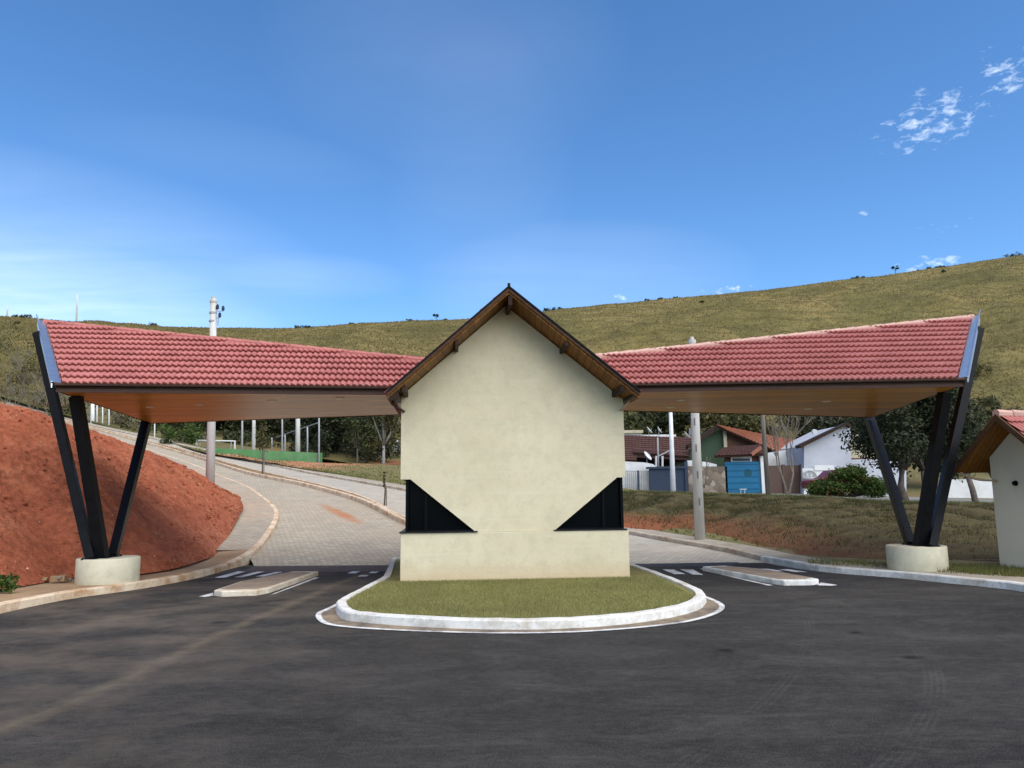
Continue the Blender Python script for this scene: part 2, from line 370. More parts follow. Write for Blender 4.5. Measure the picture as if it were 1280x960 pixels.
def circ3(a, b, c):
    ax_, ay_, bx_, by_, cx_, cy_ = a.x, a.y, b.x, b.y, c.x, c.y; d = 2*(ax_*(by_-cy_)+bx_*(cy_-ay_)+cx_*(ay_-by_))
    ux = ((ax_**2+ay_**2)*(by_-cy_)+(bx_**2+by_**2)*(cy_-ay_)+(cx_**2+cy_**2)*(ay_-by_))/d; uy = ((ax_**2+ay_**2)*(cx_-bx_)+(bx_**2+by_**2)*(ax_-cx_)+(cx_**2+cy_**2)*(bx_-ax_))/d
    return ux, uy, math.hypot(ax_-ux, ay_-uy)
for pts, offs, amp in (((( 985, 745), (1005, 800), (935, 888)), (0, .05, .1), .15), (((1060, 760), (1155, 838), (1098, 950)), (0, .045, .09, .135), .17)):
    cx, cy, r = circ3(*[Z0(*p) for p in pts])
    for f in offs: col = t.mix(ring_mask(cx, cy, r+f, .022, amp, cx), col, (.16, .15, .135))
for px, py, r in ((908, 813, .13), (1140, 822, .12), (1070, 791, .10), (440, 693+85, .1)):
    q = Z0(px, py); dx = t.math('SUBTRACT', X_, q.x); dy = t.math('SUBTRACT', Y_, q.y)
    rr = t.math('ADD', t.math('DIVIDE', t.math('SQRT', t.math('ADD', t.math('MULTIPLY', dx, dx), t.math('MULTIPLY', dy, dy))), r), t.math('MULTIPLY', t.math('SUBTRACT', t.noise(9, 5, .7), .5), 1.6))
    col = t.mix(t.math('MULTIPLY', t.math('SUBTRACT', 1.15, rr, clamp=True), .8, clamp=True), col, (.012, .0115, .011))
# soil carried in on the left lane near the kerb
dk = t.math('MULTIPLY', t.ramp(t.math('MULTIPLY', X_, -.1), [(.03, 0.), (.45, 1.)]), t.ramp(t.noise(.8, 6, .7), [(.42, 0.), (.68, 1.)]))
col = t.mix(t.math('MULTIPLY', dk, .75), col, (.165, .13, .10))
sp = t.math('MULTIPLY', t.ramp(t.noise(1.7, 2, .4, dist=1), [(.0, 0.), (.235, 0.), (.24, 0.)]), 1.)
col = t.mix(t.ramp(t.noise(.95, 2, .4, vec=t.mapped(loc=(3.1, 8.2, 0))), [(.20, .8), (.26, 0.)]), col, (.014, .014, .015))
t.bump(t.math('ADD', t.noise(110, 4, .7), t.math('MULTIPLY', t.noise(9, 6, .75), .9)), .8, .014)
M['asphalt'] = t.done(col, t.ramp(a2, [(.3, .78), (.7, .95)]), spec=.05)
k = [Vector(p) for p in KL[:len(KL_f)*6-6]]
k += [at(330, 704.5, Z=0), at(500, 704.5, Z=0), at(790, 703, Z=0), at(918, 701.5, Z=0)]
fr = [Vector(p) for p in FR]
poly = k + fr
bm = bmesh.new(); vs = [bm.verts.new((p.x, p.y, 0.0)) for p in poly] ; bm.faces.new(vs); bmesh.ops.triangulate(bm, faces=bm.faces)
bmesh.ops.recalc_face_normals(bm, faces=bm.faces)
me = bpy.data.meshes.new('asphalt_forecourt'); bm.to_mesh(me); bm.free(); me.materials.append(M['asphalt'])
o = bpy.data.objects.new('asphalt_forecourt', me); COL.objects.link(o); o['kind'] = 'structure'

# ------------------------------------------------------------------ paved carriageways
def paver_mat(name, c, dirt, rot, stain=None):
    t = NT(name); mp = t.mapped(rot=(0, 0, rot))
    wv = t.noise(1.1, 3, .5)
    w = t.node('ShaderNodeTexBrick'); t.link(mp, w.inputs['Vector']); w.inputs['Scale'].default_value = 1
    w.inputs['Brick Width'].default_value = .2; w.inputs['Row Height'].default_value = .1; w.inputs['Mortar Size'].default_value = .012; w.inputs['Bias'].default_value = -.1
    w.inputs['Color1'].default_value = (.8, .8, .8, 1); w.inputs['Color2'].default_value = (1.12, 1.12, 1.12, 1); w.inputs['Mortar'].default_value = (.6, .52, .43, 1)
    col = t.ramp(t.noise(.6, 6, .7), [(.3, vmul(c, .85)), (.7, vmul(c, 1.12))])
    col = t.mix(1., col, w.outputs[0], 'MULTIPLY')
    band = t.noise(2.4, 5, .7, vec=t.mapped(scale=(.5, 2.2, 1), rot=(0, 0, rot)))
    col = t.mix(t.math('MULTIPLY', t.ramp(band, [(.42, 0.), (.68, 1.)]), .4), col, vmul(c, .6))
    col = t.mix(t.math('MULTIPLY', t.ramp(t.noise(.22, 6, .7), [(.4, 0.), (.7, 1.)]), .55), col, dirt)
    if stain:
        for (p, q, wd, amp) in stain:
            d = Vector((q.x-p.x, q.y-p.y)); L = d.length; d.normalize(); cx, cy = (p.x+q.x)/2, (p.y+q.y)/2
            sx = t.node('ShaderNodeSeparateXYZ'); t.link(t.pos, sx.inputs[0])
            dx = t.math('SUBTRACT', sx.outputs[0], cx); dy = t.math('SUBTRACT', sx.outputs[1], cy)
            u = t.math('DIVIDE', t.math('ADD', t.math('MULTIPLY', dx, d.x), t.math('MULTIPLY', dy, d.y)), L/2)
            v = t.math('DIVIDE', t.math('ADD', t.math('MULTIPLY', dx, -d.y), t.math('MULTIPLY', dy, d.x)), wd)
            rr = t.math('ADD', t.math('MULTIPLY', u, u), t.math('MULTIPLY', v, v))
            rr = t.math('ADD', rr, t.math('MULTIPLY', t.math('SUBTRACT', t.noise(1.6, 6, .7), .5), 2.2))
            col = t.mix(t.math('MULTIPLY', t.math('SUBTRACT', 1., rr, clamp=True), amp, clamp=True), col, (.42, .17, .07))
    t.bump(w.outputs['Fac'], -.5, .02)
    return t.done(col, .88)
M['paver_l'] = paver_mat('interlocking_pavers', (.47, .415, .32), (.46, .35, .24), R(25), [(at(398, 626, Y=29.5), at(455, 656, Y=24), .28, .9)])
M['paver_r'] = paver_mat('pale_pavers', (.52, .48, .395), (.42, .34, .26), R(-20))
M['paver_w'] = paver_mat('sidewalk_pavers', (.46, .40, .31), (.50, .33, .21), R(10))
def strip(name, a, b, m, n=90, k=6, dz=0, kind='structure', crown=0):
    A, B = resample(a, n), resample(b, n); mb = MB()
    rows = [[A[i].lerp(B[i], j/k)+Vector((0, 0, dz + crown*4*(j/k)*(1-j/k))) for j in range(k+1)] for i in range(n)]
    mb.grid(rows); o = mb.build(name, m, smooth=True); o['kind'] = kind; return o
LE_s = [Vector(p) for p in LE]; LE_s[0] = Vector((LE_s[0].x, LE_s[0].y, .002))
bl = [at(330, 704.5, Z=.0), at(500, 704.5, Z=.0)]
# the start of the left carriageway butts against the asphalt edge
lA = [Vector((bl[0].x, bl[0].y-.7, -.012)), Vector((bl[0].x-.1, bl[0].y, .0))] + [p for p in LE if p.y > 18.8]
rA = [Vector((.9, bl[1].y-.7, -.012)), Vector((.9, bl[1].y, .0))] + [p for p in RE if p.y > 18.8]
strip('paved_road', lA, rA, M['paver_l'], 120, 6, .004)
nA = [Vector((1.4, at(790, 703, Z=0).y-1.2, -.015)), Vector((1.4, at(790, 703, Z=0).y, .0))] + [p for p in NE if p.y > 18.9]
fA = [Vector((FK[0].x+.4, FK[0].y-1.2, -.015)), Vector((FK[0].x, FK[0].y, 0))] + FK[1:]
strip('paved_road', nA, fA, M['paver_r'], 120, 6, .004)
def kerb_run(name, pl, m, w=.14, h=.14, side=1, n=None, jitter=.006):
    """kerb along a polyline (its road-side foot); side=1 puts the body to the left of travel"""
    P = resample(pl, n or max(8, int(sum((b-a).length for a, b in zip(pl, pl[1:]))/.5)))
    prof = [(0, -.12), (0.006, h-.02), (.025, h), (w, h), (w, -.12)]
    offs = [offset_pl(P, side*a, b) for a, b in prof]
    rows = []
    for i in range(len(P)):
        j = Vector((random.uniform(-1, 1)*jitter, random.uniform(-1, 1)*jitter, random.uniform(-1, 1)*jitter*.7))
        rows.append([o[i]+j for o in offs])
    o = MB().grid(rows).build(name, m, smooth=False); o['kind'] = 'structure'; return o
kl_end = [i for i, p in enumerate(KL) if p.y > 100][0]
kerb_run('kerb', KL[:kl_end], M['kerb_soil'], .15, .13, 1)
kerb_run('kerb', [p for p in RE if p.y < 110 and p.y > 17.9], M['kerb_soil'], .16, .16, -1)
kerb_run('kerb', [p for p in NE if p.y < 110 and p.y > 17.9], M['kerb_soil'], .14, .13, 1)
FR = [p for p in FR if p.x > FK[0].x+.25]
CP = [p for p in FK if p.y < 112][::-1] + FR          # the whole right-hand kerb line, from uphill round to the forecourt
n_fk = len(CP)-len(FR)
kerb_run('kerb', CP[:n_fk], M['kerb_grey'], .15, .12, 1)
kerb_run('kerb', CP[n_fk-1:], M['kerb_white'], .15, .12, 1)
# median strip between the two carriageways
M['median'] = rough_paint('dry_soil_strip', (.30, .19, .10), .3, 3, .95, bs=15, bstr=.6, bd=.04, dirt=(.17, .14, .06))
strip('median_strip', offset_pl([p for p in RE if p.y > 18.4], -.12), offset_pl([p for p in NE if p.y > 18.4], .1), M['median'], 90, 4, .1)
# pavements
M['walk_dirt'] = rough_paint('sandy_pavement', (.36, .24, .14), .22, 2, .95, bs=12, bstr=.5, bd=.03, dirt=(.27, .15, .08))
M['walk_pale'] = rough_paint('pale_pavement', (.36, .31, .24), .2, 2.2, .95, bs=14, bstr=.4, bd=.02, dirt=(.22, .17, .09))
kin = offset_pl(KL, .14, .125)
i1 = min(range(len(KL)), key=lambda i: (KL[i]-at(323, 690, Y=19.9)).length)
mbase = smooth_pl(MB0, 6)
fw_in = [p for p in kin[:i1]]
strip('pavement', fw_in, [Vector((-14, -12, .12)), Vector((-13, 4, .12))] + offset_pl(mbase[:52], .6, -.02), M['walk_dirt'], 90, 5)
i2 = min(range(len(KL)), key=lambda i: (KL[i]-at(240, 582, Y=47)).length)
outer = offset_pl(kin, 2.3)
strip('pavement', kin[i1-2:i2+8], outer[i1-2:i2+8], M['paver_w'], 80, 5)
fk_in = [p for p in FK if p.y < 112]
strip('pavement', offset_pl(CP, .145, .116), offset_pl(CP, .85, .125), M['walk_pale'], 260, 4)

# ------------------------------------------------------------------ red soil mound
t = NT('red_soil'); n = t.noise(1.1, 9, .72); n2 = t.noise(7, 8, .72)
col = t.ramp(n, [(.28, (.29, .080, .038)), (.5, (.43, .128, .064)), (.72, (.52, .20, .105))])
col = t.mix(t.math('MULTIPLY', t.ramp(n2, [(.4, 1.), (.55, 0.)]), .6), col, (.20, .058, .026))
col = t.mix(t.math('MULTIPLY', t.ramp(t.noise(16, 6, .7), [(.6, 0.), (.72, 1.)]), .55), col, (.5, .24, .13))
col = t.mix(t.ramp(t.noise(.5, 5, .6), [(.62, 0.), (.74, .7)]), col, (.17, .085, .04))
t.bump(t.math('ADD', n2, t.math('MULTIPLY', t.noise(26, 6, .7), .5)), .8, .09); M['soil'] = t.done(col, .98)
def slope(name, base, crest, m, n, k, amp, sc, bulge=0, back=None, seed=0., rough=1.):
    A, B = resample(base, n), resample(crest, n); rows = []
    for i in range(n):
        row = []
        for j in range(k+1):
            u = j/k; p = A[i].lerp(B[i], u); p.z += bulge*4*u*(1-u)
            q = p*sc + Vector((seed, 0, 0)); e = min(1, 4*u)*(1 if u < .97 else .6); e = min(e, 2.2*u)
            d = fbm(q, 5)*amp + abs(fbm(q*3.1, 4))*amp*.55*rough + (fbm(q*9., 4)*amp*.32 if rough > .5 else 0)
            p += Vector((fbm(q*1.7+Vector((9, 1, 3)), 3)*amp*.8*e, -d*.6*e, d*.9*e)); row.append(p)
        if back: row += [row[-1].lerp(back[i], w)+Vector((0, 0, -.25*w)) for w in (.12, .3, .6, 1)]
        rows.append(row)
    o = MB().grid(rows).build(name, m, smooth=True); o['kind'] = 'structure'; return o
nM = 460
bk = resample([Vector((-30, 26, 6)), Vector((-26, 32, 5)), Vector((-24, 40, 4.5)), Vector((-20, 42, 3.6)), Vector((-16.5, 41, 2.9)), Vector((-14, 36.5, 2.45)), Vector((-11.6, 31, 1.85)), Vector((-10.4, 28.8, 1.4))], nM)
slope('dirt_mound', smooth_pl(MB0, 5), smooth_pl(MC0, 5), M['soil'], nM, 170, .12, 1.1, .12, bk, 3.)
# clods of earth on the mound: countless
ca, cb = resample(smooth_pl(MB0, 5), nM), resample(smooth_pl(MC0, 5), nM)
V = []; FF = []
for _ in range(3200):
    i = random.randrange(nM); u = random.random()**1.5; p = ca[i].lerp(cb[i], u); p.z += .12*4*u*(1-u)+.015; r_ = .01+.045*random.random()**5
    b = len(V)
    for d in ((1,0,0),(-1,0,0),(0,1,0),(0,-1,0),(0,0,1),(0,0,-1)):
        V.append((p.x+d[0]*r_*random.uniform(.6, 1.4), p.y+d[1]*r_*random.uniform(.6, 1.4), p.z+d[2]*r_*random.uniform(.5, 1.)))
    for f in ((0,2,4),(2,1,4),(1,3,4),(3,0,4),(2,0,5),(1,2,5),(3,1,5),(0,3,5)): FF.append(tuple(b+q for q in f))
tag(np_mesh('dirt_clods', np.array(V), np.array(FF), M['soil']), kind='stuff')

V = []; FF = []
for _ in range(420):
    i = random.randrange(nM); u = random.random()**1.3; p = ca[i].lerp(cb[i], u); p.z += .12*4*u*(1-u)+.05; r_ = .008+.022*random.random()**3
    b = len(V)
    for d in ((1,0,0),(-1,0,0),(0,1,0),(0,-1,0),(0,0,1),(0,0,-1)):
        V.append((p.x+d[0]*r_*random.uniform(.6, 1.4), p.y+d[1]*r_*random.uniform(.6, 1.4), p.z+d[2]*r_*random.uniform(.5, 1.)))
    for f in ((0,2,4),(2,1,4),(1,3,4),(3,0,4),(2,0,5),(1,2,5),(3,1,5),(0,3,5)): FF.append(tuple(b+q for q in f))
tag(np_mesh('pebbles', np.array(V), np.array(FF), rough_paint('pale_pebbles', (.50, .30, .20), .4, 9)), kind='stuff')

# ------------------------------------------------------------------ banks
t = NT('bank_earth'); n = t.noise(1.6, 9, .75); sx = t.node('ShaderNodeSeparateXYZ'); t.link(t.pos, sx.inputs[0])
col = t.ramp(n, [(.3, (.048, .033, .018)), (.52, (.09, .069, .031)), (.72, (.11, .112, .036))])
low = t.math('SUBTRACT', .95, t.math('ADD', sx.outputs[2], t.math('MULTIPLY', t.math('SUBTRACT', t.noise(.7, 5, .6), .5), .9)))
lft = t.math('SUBTRACT', 1.15, t.math('MULTIPLY', sx.outputs[0], .13))
col = t.mix(t.math('MULTIPLY', t.math('MULTIPLY', low, 3., clamp=True), t.math('MULTIPLY', lft, 1.4, clamp=True), clamp=True), col, (.30, .095, .04))
t.bump(t.noise(9, 7, .7), .8, .08); M['bank'] = t.done(col, .97)
bbs, bts = smooth_pl(BB0, 6), smooth_pl(BT0, 6)
slope('grass_bank', bbs, bts, M['bank'], 300, 60, .12, 1.3, .12, None, 11.)
vl = offset_pl(CP, .83, .118)[n_fk-20:]; vl = [p for p in vl if p.y > 9]
strip('verge', vl, offset_pl(smooth_pl(BB0[1:], 8), .35, .05), rough_paint('dry_verge', (.17, .135, .07), .3, 2., .95, bs=18, bstr=.5, bd=.03, dirt=(.10, .095, .035)), 90, 5)
t = NT('red_and_green_bank'); n = t.noise(.35, 7, .7); sx = t.node('ShaderNodeSeparateXYZ'); t.link(t.pos, sx.inputs[0])
g = t.ramp(t.noise(1.4, 7, .7), [(.3, (.13, .12, .045)), (.7, (.22, .18, .075))])
rm = t.math('MULTIPLY', t.math('ADD', t.math('SUBTRACT', n, .42), t.math('MULTIPLY', t.math('SUBTRACT', -12., sx.outputs[0]), .08)), 5., clamp=True)
rm = t.math('MULTIPLY', rm, t.math('MULTIPLY', t.math('SUBTRACT', sx.outputs[0], -24.), .3, clamp=True))
col = t.mix(rm, g, t.ramp(t.noise(1.1, 6, .7), [(.3, (.32, .13, .065)), (.7, (.46, .23, .12))]))
t.bump(t.noise(5, 7, .7), .7, .1); M['bank2'] = t.done(col, .97)
fk2 = [p for p in offset_pl(fk_in, -.9, .12)][::-1]
slope('soil_bank', fk2, SB0, M['bank2'], 200, 20, .09, .5, 0, None, 5.)
t = NT('street_asphalt'); M['street'] = t.done(t.ramp(t.noise(.6, 6, .6), [(.3, (.17, .16, .145)), (.7, (.23, .215, .19))]), .9)
strip('street', offset_pl(BT0, .9, .015), HB0, M['street'], 60, 6)
# level ground of the sports court
MC_court = rough_paint('court_dirt', (.22, .16, .09), .2, .6)
strip('court_ground', [at(262, 560, Y=58)+Vector((0, 0, -.4)), at(399, 566, Y=62.5)+Vector((0, 0, -.4))], [Vector((-30, 80, 4.6)), Vector((-14, 84, 4.5))], MC_court, 12, 6)

# grass blades
def blades(name, pts, h, w, m, lean=.5, seed=1, origin=None):
    r = np.random.default_rng(seed); P = np.asarray(pts); n = len(P)
    a = r.uniform(0, 2*np.pi, n); hh = h*r.uniform(.5, 1.4, n); ww = w*r.uniform(.6, 1.4, n)
    dx, dy = np.cos(a), np.sin(a); b = r.uniform(0, 2*np.pi, n); ln = lean*hh*r.uniform(.1, 1, n)
    V = np.empty((n, 3, 3)); V[:, 0] = P+np.stack([dx*ww/2, dy*ww/2, 0*a-.01], 1); V[:, 1] = P-np.stack([dx*ww/2, dy*ww/2, 0*a+.01], 1)
    V[:, 2] = P+np.stack([np.cos(b)*ln, np.sin(b)*ln, hh], 1)
    o = np_mesh(name, V.reshape(-1, 3), np.arange(3*n).reshape(n, 3), m, origin=origin); o['kind'] = 'stuff'; return o
M['lawn_blade'] = leaf_mat('lawn_blade', (.35, .345, .125), .45, (.55, .48, .21), .4)
M['bank_blade'] = leaf_mat('bank_blade', (.08, .077, .029), .5, (.15, .135, .052), .25)
M['hill_blade'] = leaf_mat('hill_blade', (.24, .19, .07), .4, (.33, .255, .10), .35)

# ------------------------------------------------------------------ planted island in front of the gate house
bL, bR = at(500, 727.5, Z=.1), at(788, 721, Z=.1)
YAW = R(4.5)
AO = (bL+bR)/2; ax = Vector((math.cos(YAW), math.sin(YAW), 0)); ay = Vector((-math.sin(YAW), math.cos(YAW), 0)); az = Vector((0, 0, 1))
AO = Vector((AO.x, AO.y, 0.))
def A(x, y, z): return AO+ax*x+ay*y+az*z
MA = Matrix(((ax.x, ay.x, 0), (ax.y, ay.y, 0), (0, 0, 1)))
def apx(px, py, y=0.):
    """pixel -> (x, z) on the gate house's plane y"""
    p = hit(px, py, AO+ay*y, ay)-AO; return p.dot(ax), p.z
def U(px, py, y=0.):
    x, z = apx(px, py, y); return A(x, y, z)
# outline of the kerb: straight sides, bowed front
isl_px = [(478, 728), (447, 745), (425, 757), (419, 763), (424, 772), (440, 777), (500, 782.5), (570, 786), (640, 787.5), (700, 786.5), (770, 782), (830, 774), (868, 765), (881, 757), (882, 749), (868, 741), (842, 729.5), (818, 720.5)]
kf = [Z0(a, b) for a, b in isl_px]
back = [A(2.6, 5.3, 0), A(-2.6, 5.3, 0)]
foot = smooth_pl(kf, 4)
loop = foot + [Vector((b.x, b.y, 0)) for b in back]
def closed_ring(pl, prof):
    n = len(pl); rows = []
    cen = sum(pl, Vector())/n
    for i, p in enumerate(pl):
        d = pl[(i+1) % n]-pl[i-1]; d.z = 0; d.normalize(); inn = Vector((-d.y, d.x, 0))
        if inn.dot(cen-p) < 0: inn = -inn
        rows.append([p+inn*a+Vector((0, 0, b)) for a, b in prof])
    rows.append(rows[0]); return rows
H_I = .115
rows = closed_ring(loop, [(0, -.05), (.012, H_I-.02), (.03, H_I), (.15, H_I), (.16, H_I-.06)])
for r_ in rows[:-1]:
    j = Vector((random.uniform(-.006, .006), random.uniform(-.006, .006), random.uniform(-.004, .004)))
    for q in r_: q += j
o = MB().grid(rows).build('island_kerb', M['kerb_white']); o['kind'] = 'structure'
inner = [r_[3] for r_ in rows[:-1]]
t = NT('lawn_soil'); M['lawn'] = t.done(t.ramp(t.noise(1.2, 7, .7), [(.3, (.17, .16, .05)), (.7, (.26, .22, .085))]), .95)
bm = bmesh.new(); vs = [bm.verts.new((p.x, p.y, H_I-.03)) for p in inner]; bm.faces.new(vs); bmesh.ops.triangulate(bm, faces=bm.faces); bmesh.ops.recalc_face_normals(bm, faces=bm.faces)
me = bpy.data.meshes.new('lawn'); bm.to_mesh(me); bm.free(); me.materials.append(M['lawn']); o = bpy.data.objects.new('lawn', me); COL.objects.link(o); o['kind'] = 'structure'
def inside(poly, x, y):
    c = np.zeros(len(x), bool); n = len(poly)
    for i in range(n):
        a, b = poly[i], poly[(i+1) % n]
        m = ((a.y > y) != (b.y > y)); xx = (b.x-a.x)*(y-a.y)/((b.y-a.y) or 1e-9)+a.x; c ^= m & (x < xx)
    return c
bx = rng.uniform(-2.6, 2.6, 300000); by = rng.uniform(9, 15, 300000); ok = inside(inner, bx, by)
front_y = (bx-AO.x)*math.tan(YAW)+AO.y
ok &= by < front_y-.0
bx, by = bx[ok][:150000], by[ok][:150000]
blades('grass', np.stack([bx, by, np.full(len(bx), H_I-.03)], 1), .042, .009, M['lawn_blade'], 1.1, 2)
# sandy gutter and white line round the island
def ring_sheet(name, pl, a, b, z, m, part=None):
    rows = closed_ring(pl, [(-a, z), (-b, z)])
    if part: rows = rows[part[0]:part[1]]
    o = MB().grid(rows).build(name, m); o['kind'] = 'structure'
wl_px = [(487, 724), (447, 743), (408, 761), (395, 768), (399, 777), (418, 783), (480, 788), (570, 791.5), (640, 792.5), (720, 791), (800, 785.5), (860, 778), (893, 769), (906, 760), (898, 752), (868, 740), (842, 728.5), (818, 719.5)]
wl = smooth_pl([Z0(a, b) for a, b in wl_px], 4)
n_w = len(wl); wi = []
for i, p in enumerate(wl):
    d = wl[min(i+1, n_w-1)]-wl[max(i-1, 0)]; d.normalize(); wi.append((Vector((-d.y, d.x, 0))))
sgn = 1 if wi[n_w//2].y > 0 else -1
o = MB().grid([[p+Vector((0, 0, .008)), p+wi[i]*sgn*.075+Vector((0, 0, .008))] for i, p in enumerate(wl)]).build('road_line', M['paint']); o['kind'] = 'structure'
ft = resample(foot, n_w)
o = MB().grid([[p+Vector((0, 0, .004)), f+Vector((0, 0, .004))+(f-p)*.15] for p, f in zip(wl, ft)]).build('gutter', M['gutter']); o['kind'] = 'structure'

# ------------------------------------------------------------------ gate house
gh = thing('gatehouse', A(0, 0, .1), 'cream gabled gatehouse on the lawn island with two triangular black corner windows', 'building')
GD = 4.6
def P2(lst, y): return [A(x, y, z) for x, z in lst]
xl, zt = apx(501.7, 497); xr, _ = apx(778.6, 494); zw = (apx(502, 600)[1]+apx(780, 596)[1])/2; zs = (apx(500, 666)[1]+apx(786, 663)[1])/2
tl = apx(594.8, 664)[0]; tr = apx(692.8, 663.2)[0]; dl = apx(513, 599)[0]; dr = apx(771.4, 596)[0]
OV = -.82
gL, gR, gA = apx(484, 488, OV), apx(799.5, 487.5, OV), apx(636, 357, OV)
def roof_z(x):
    a, b = (gL, gA) if x < gA[0] else (gA, gR)
    return a[1]+(b[1]-a[1])*(x-a[0])/(b[0]-a[0])
TH = .16
wall = [(xl, zw), (dl, zw), (tl, zs+.004), (tr, zs+.004), (dr, zw), (xr, zw), (xr, roof_z(xr)-TH), (gA[0], gA[1]-TH), (xl, roof_z(xl)-TH)]
mb = MB().prism(P2(wall, 0), ay*.2)
mb.prism([A(xl, .2, zw), A(xl, GD, zw), A(xl, GD, roof_z(xl)-TH), A(xl, .2, roof_z(xl)-TH)], ax*.18)
mb.prism([A(xr, .2, zw), A(xr, GD, zw), A(xr, GD, roof_z(xr)-TH), A(xr, .2, roof_z(xr)-TH)], -ax*.18)
wb = [(xl+.18, .1), (xr-.18, .1), (xr-.18, roof_z(xr-.18)-TH), (gA[0], gA[1]-TH), (xl+.18, roof_z(xl+.18)-TH)]
mb.prism(P2(wb, GD), -ay*.2)
mb.build('wall', M['cream'], gh)
pl0, pr0 = apx(500.2, 700, -.04)[0], apx(786.8, 695, -.04)[0]
mb = MB(); mb.box(A((pl0+pr0)/2, -.04+GD/2, (zs-.0+.05)/2), (pr0-pl0, GD, zs-.05), MA); mb.build('plinth', M['cream'], gh, bevel=.012)
wg = MB(); wx0, wx1 = apx(508.5, 630)[0], apx(778, 630)[0]
mb = MB(); mb.box(A((pl0+pr0)/2, -.055+GD/2, zs+.012), (pr0-pl0+.03, GD+.03, .024), MA)
sl = MB(); sl.box(A((pl0+tl+.03)/2-.01, .05, zs+.013), (tl+.03-pl0+.02, .24, .022), MA); sl.box(A((pl0+.1), 1.6, zs+.013), (.22, 2.8, .022), MA)
sl.build('window_sill', M['granite'], gh)
sl = MB(); sl.box(A((pr0+tr-.03)/2, .055, zs+.013), (pr0-tr+.03-.05, .22, .022), MA); sl.box(A((pr0-.13), 1.6, zs+.013), (.2, 2.8, .022), MA)
sl.build('window_sill', M['granite'], gh)
for sd, xw, xt in ((-1, wx0, tl), (1, wx1, tr)):
    top = zw+.06
    win = MB()
    fx = xw; dx_ = dl if sd < 0 else dr
    # frame bars round the front triangle and down the glazed corner
    yq = .07
    e = zs+.026
    kx = (xt-dx_)/(zs-zw)
    tri = [A(fx, yq, e), A(xt, yq, e), A(dx_, yq, zw+.01), A(fx, yq, zw+.01)]
    gl = MB().prism([p+ay*.03 for p in tri], ay*.02)
    gl.prism([A(fx-sd*.03, .1, e), A(fx-sd*.03, 3.0, e), A(fx-sd*.03, 3.0, zw), A(fx-sd*.03, .1, zw)], -ax*sd*.02)
    fr_ = MB()
    for a, b in ((tri[0], tri[1]), (tri[1], tri[2]), (tri[2], tri[3]), (tri[3], tri[0])): fr_.beam(a, b, .05, .05, side=ay)
    fr_.beam(A(fx-sd*.34, yq+.005, e), A(fx-sd*.34, yq+.005, zw-.02 if abs(fx-sd*.34) > abs(dx_) else zw-(abs(dx_)-abs(fx-sd*.34))*abs(1/kx)), .03, .05, side=ay)
    fr_.box(A(fx-sd*.02, 1.55, e+.02), (.05, 2.9, .05), MA); fr_.box(A(fx-sd*.02, 3.02, (e+zw)/2), (.05, .06, zw-e), MA)
    fo = fr_.build('window', M['frame'], gh); gl.build('pane', M['glass'], fo)
# dark interior so the glass reads black but stays real
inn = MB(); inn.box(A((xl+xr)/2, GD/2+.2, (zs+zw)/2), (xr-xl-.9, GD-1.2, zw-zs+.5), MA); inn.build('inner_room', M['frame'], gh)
# roof
ro_b = GD+.45
def slab_pts(a, b, th): # top edge a->b at front, thickness below
    return [A(a[0], OV, a[1]), A(b[0], OV, b[1]), A(b[0], OV, b[1]-th), A(a[0], OV, a[1]-th)]
roofm = MB()
for a, b in ((gL, gA), (gA, gR)):
    def sl_q(y, x_lo):
        out = []
        for dz in (-.03, -TH+.02):
            e0 = max(a[0], x_lo) if a is gL else a[0]; e1 = min(b[0], -x_lo) if b is gR else b[0]
            out.append([A(e0, y, roof_z(e0)+dz), A(e1, y, roof_z(e1)+dz)])
        return [out[0][0], out[0][1], out[1][1], out[1][0]]
    roofm.prism(sl_q(OV+.04, -9), ay*(.3-OV-.04)); roofm.prism(sl_q(.3, xl), ay*(ro_b-.3))
roof = roofm.build('roof', M['gable_boards'], gh)
for a, b, m in ((gL, gA, 'barge'), (gA, gR, 'barge')):
    MB().prism([A(a[0], OV, a[1]-.035), A(b[0], OV, b[1]-.035), A(b[0], OV, b[1]-.095), A(a[0], OV, a[1]-.095)], ay*.036).build('barge_board', M[m], roof)
edge = MB()
for a, b in ((gL, gA), (gA, gR)):
    edge.prism([A(a[0], OV-.03, a[1]), A(b[0], OV-.03, b[1]), A(b[0], OV-.03, b[1]-.033), A(a[0], OV-.03, a[1]-.033)], ay*.14)
edge.build('verge_trim', M['steel'], roof)
for px, py, w, h in ((636.5, 378, .07, .2), (571, 431.5, .06, .10), (706, 430.5, .06, .10), (506, 484.5, .07, .13), (774, 482.5, .07, .13)):
    x, z = apx(px, py, -.5); zz = roof_z(x)-TH
    MB().box(A(x, -.38, zz-h*.36), (w, .78, h*.8), MA).build('purlin', M['dark_wood'], roof)
for a, xx, sd in ((gL, xl, -1), (gR, xr, 1)):
    z1 = apx(490 if sd < 0 else 793, 497.5 if sd < 0 else 496, OV+.1)[1]
    q = [A(a[0]-sd*.01, OV+.05, a[1]-.1), A(a[0]-sd*.03, OV+.05, z1), A(xx, OV+.05, z1), A(xx, OV+.05, roof_z(xx)-TH+.01)]
    MB().prism(q, ay*.8).build('eave_box', M['dark_wood'], roof)
    p = [A(a[0]-sd*.05, -.22, z1+.03), A(a[0]-sd*.055, -.22, z1-.02), A(a[0]-sd*.12, -.2, z1-.10), A(a[0]-sd*.18, -.17, z1-.135), A(xx-sd*.03, -.1, z1-.15), A(xx-sd*.06, .05, z1-.16)]
    MB().tube(smooth_pl(p, 4), .024, 8).build('downpipe', M['pipe_dark' if sd < 0 else 'pipe_tan'], gh, smooth=True)

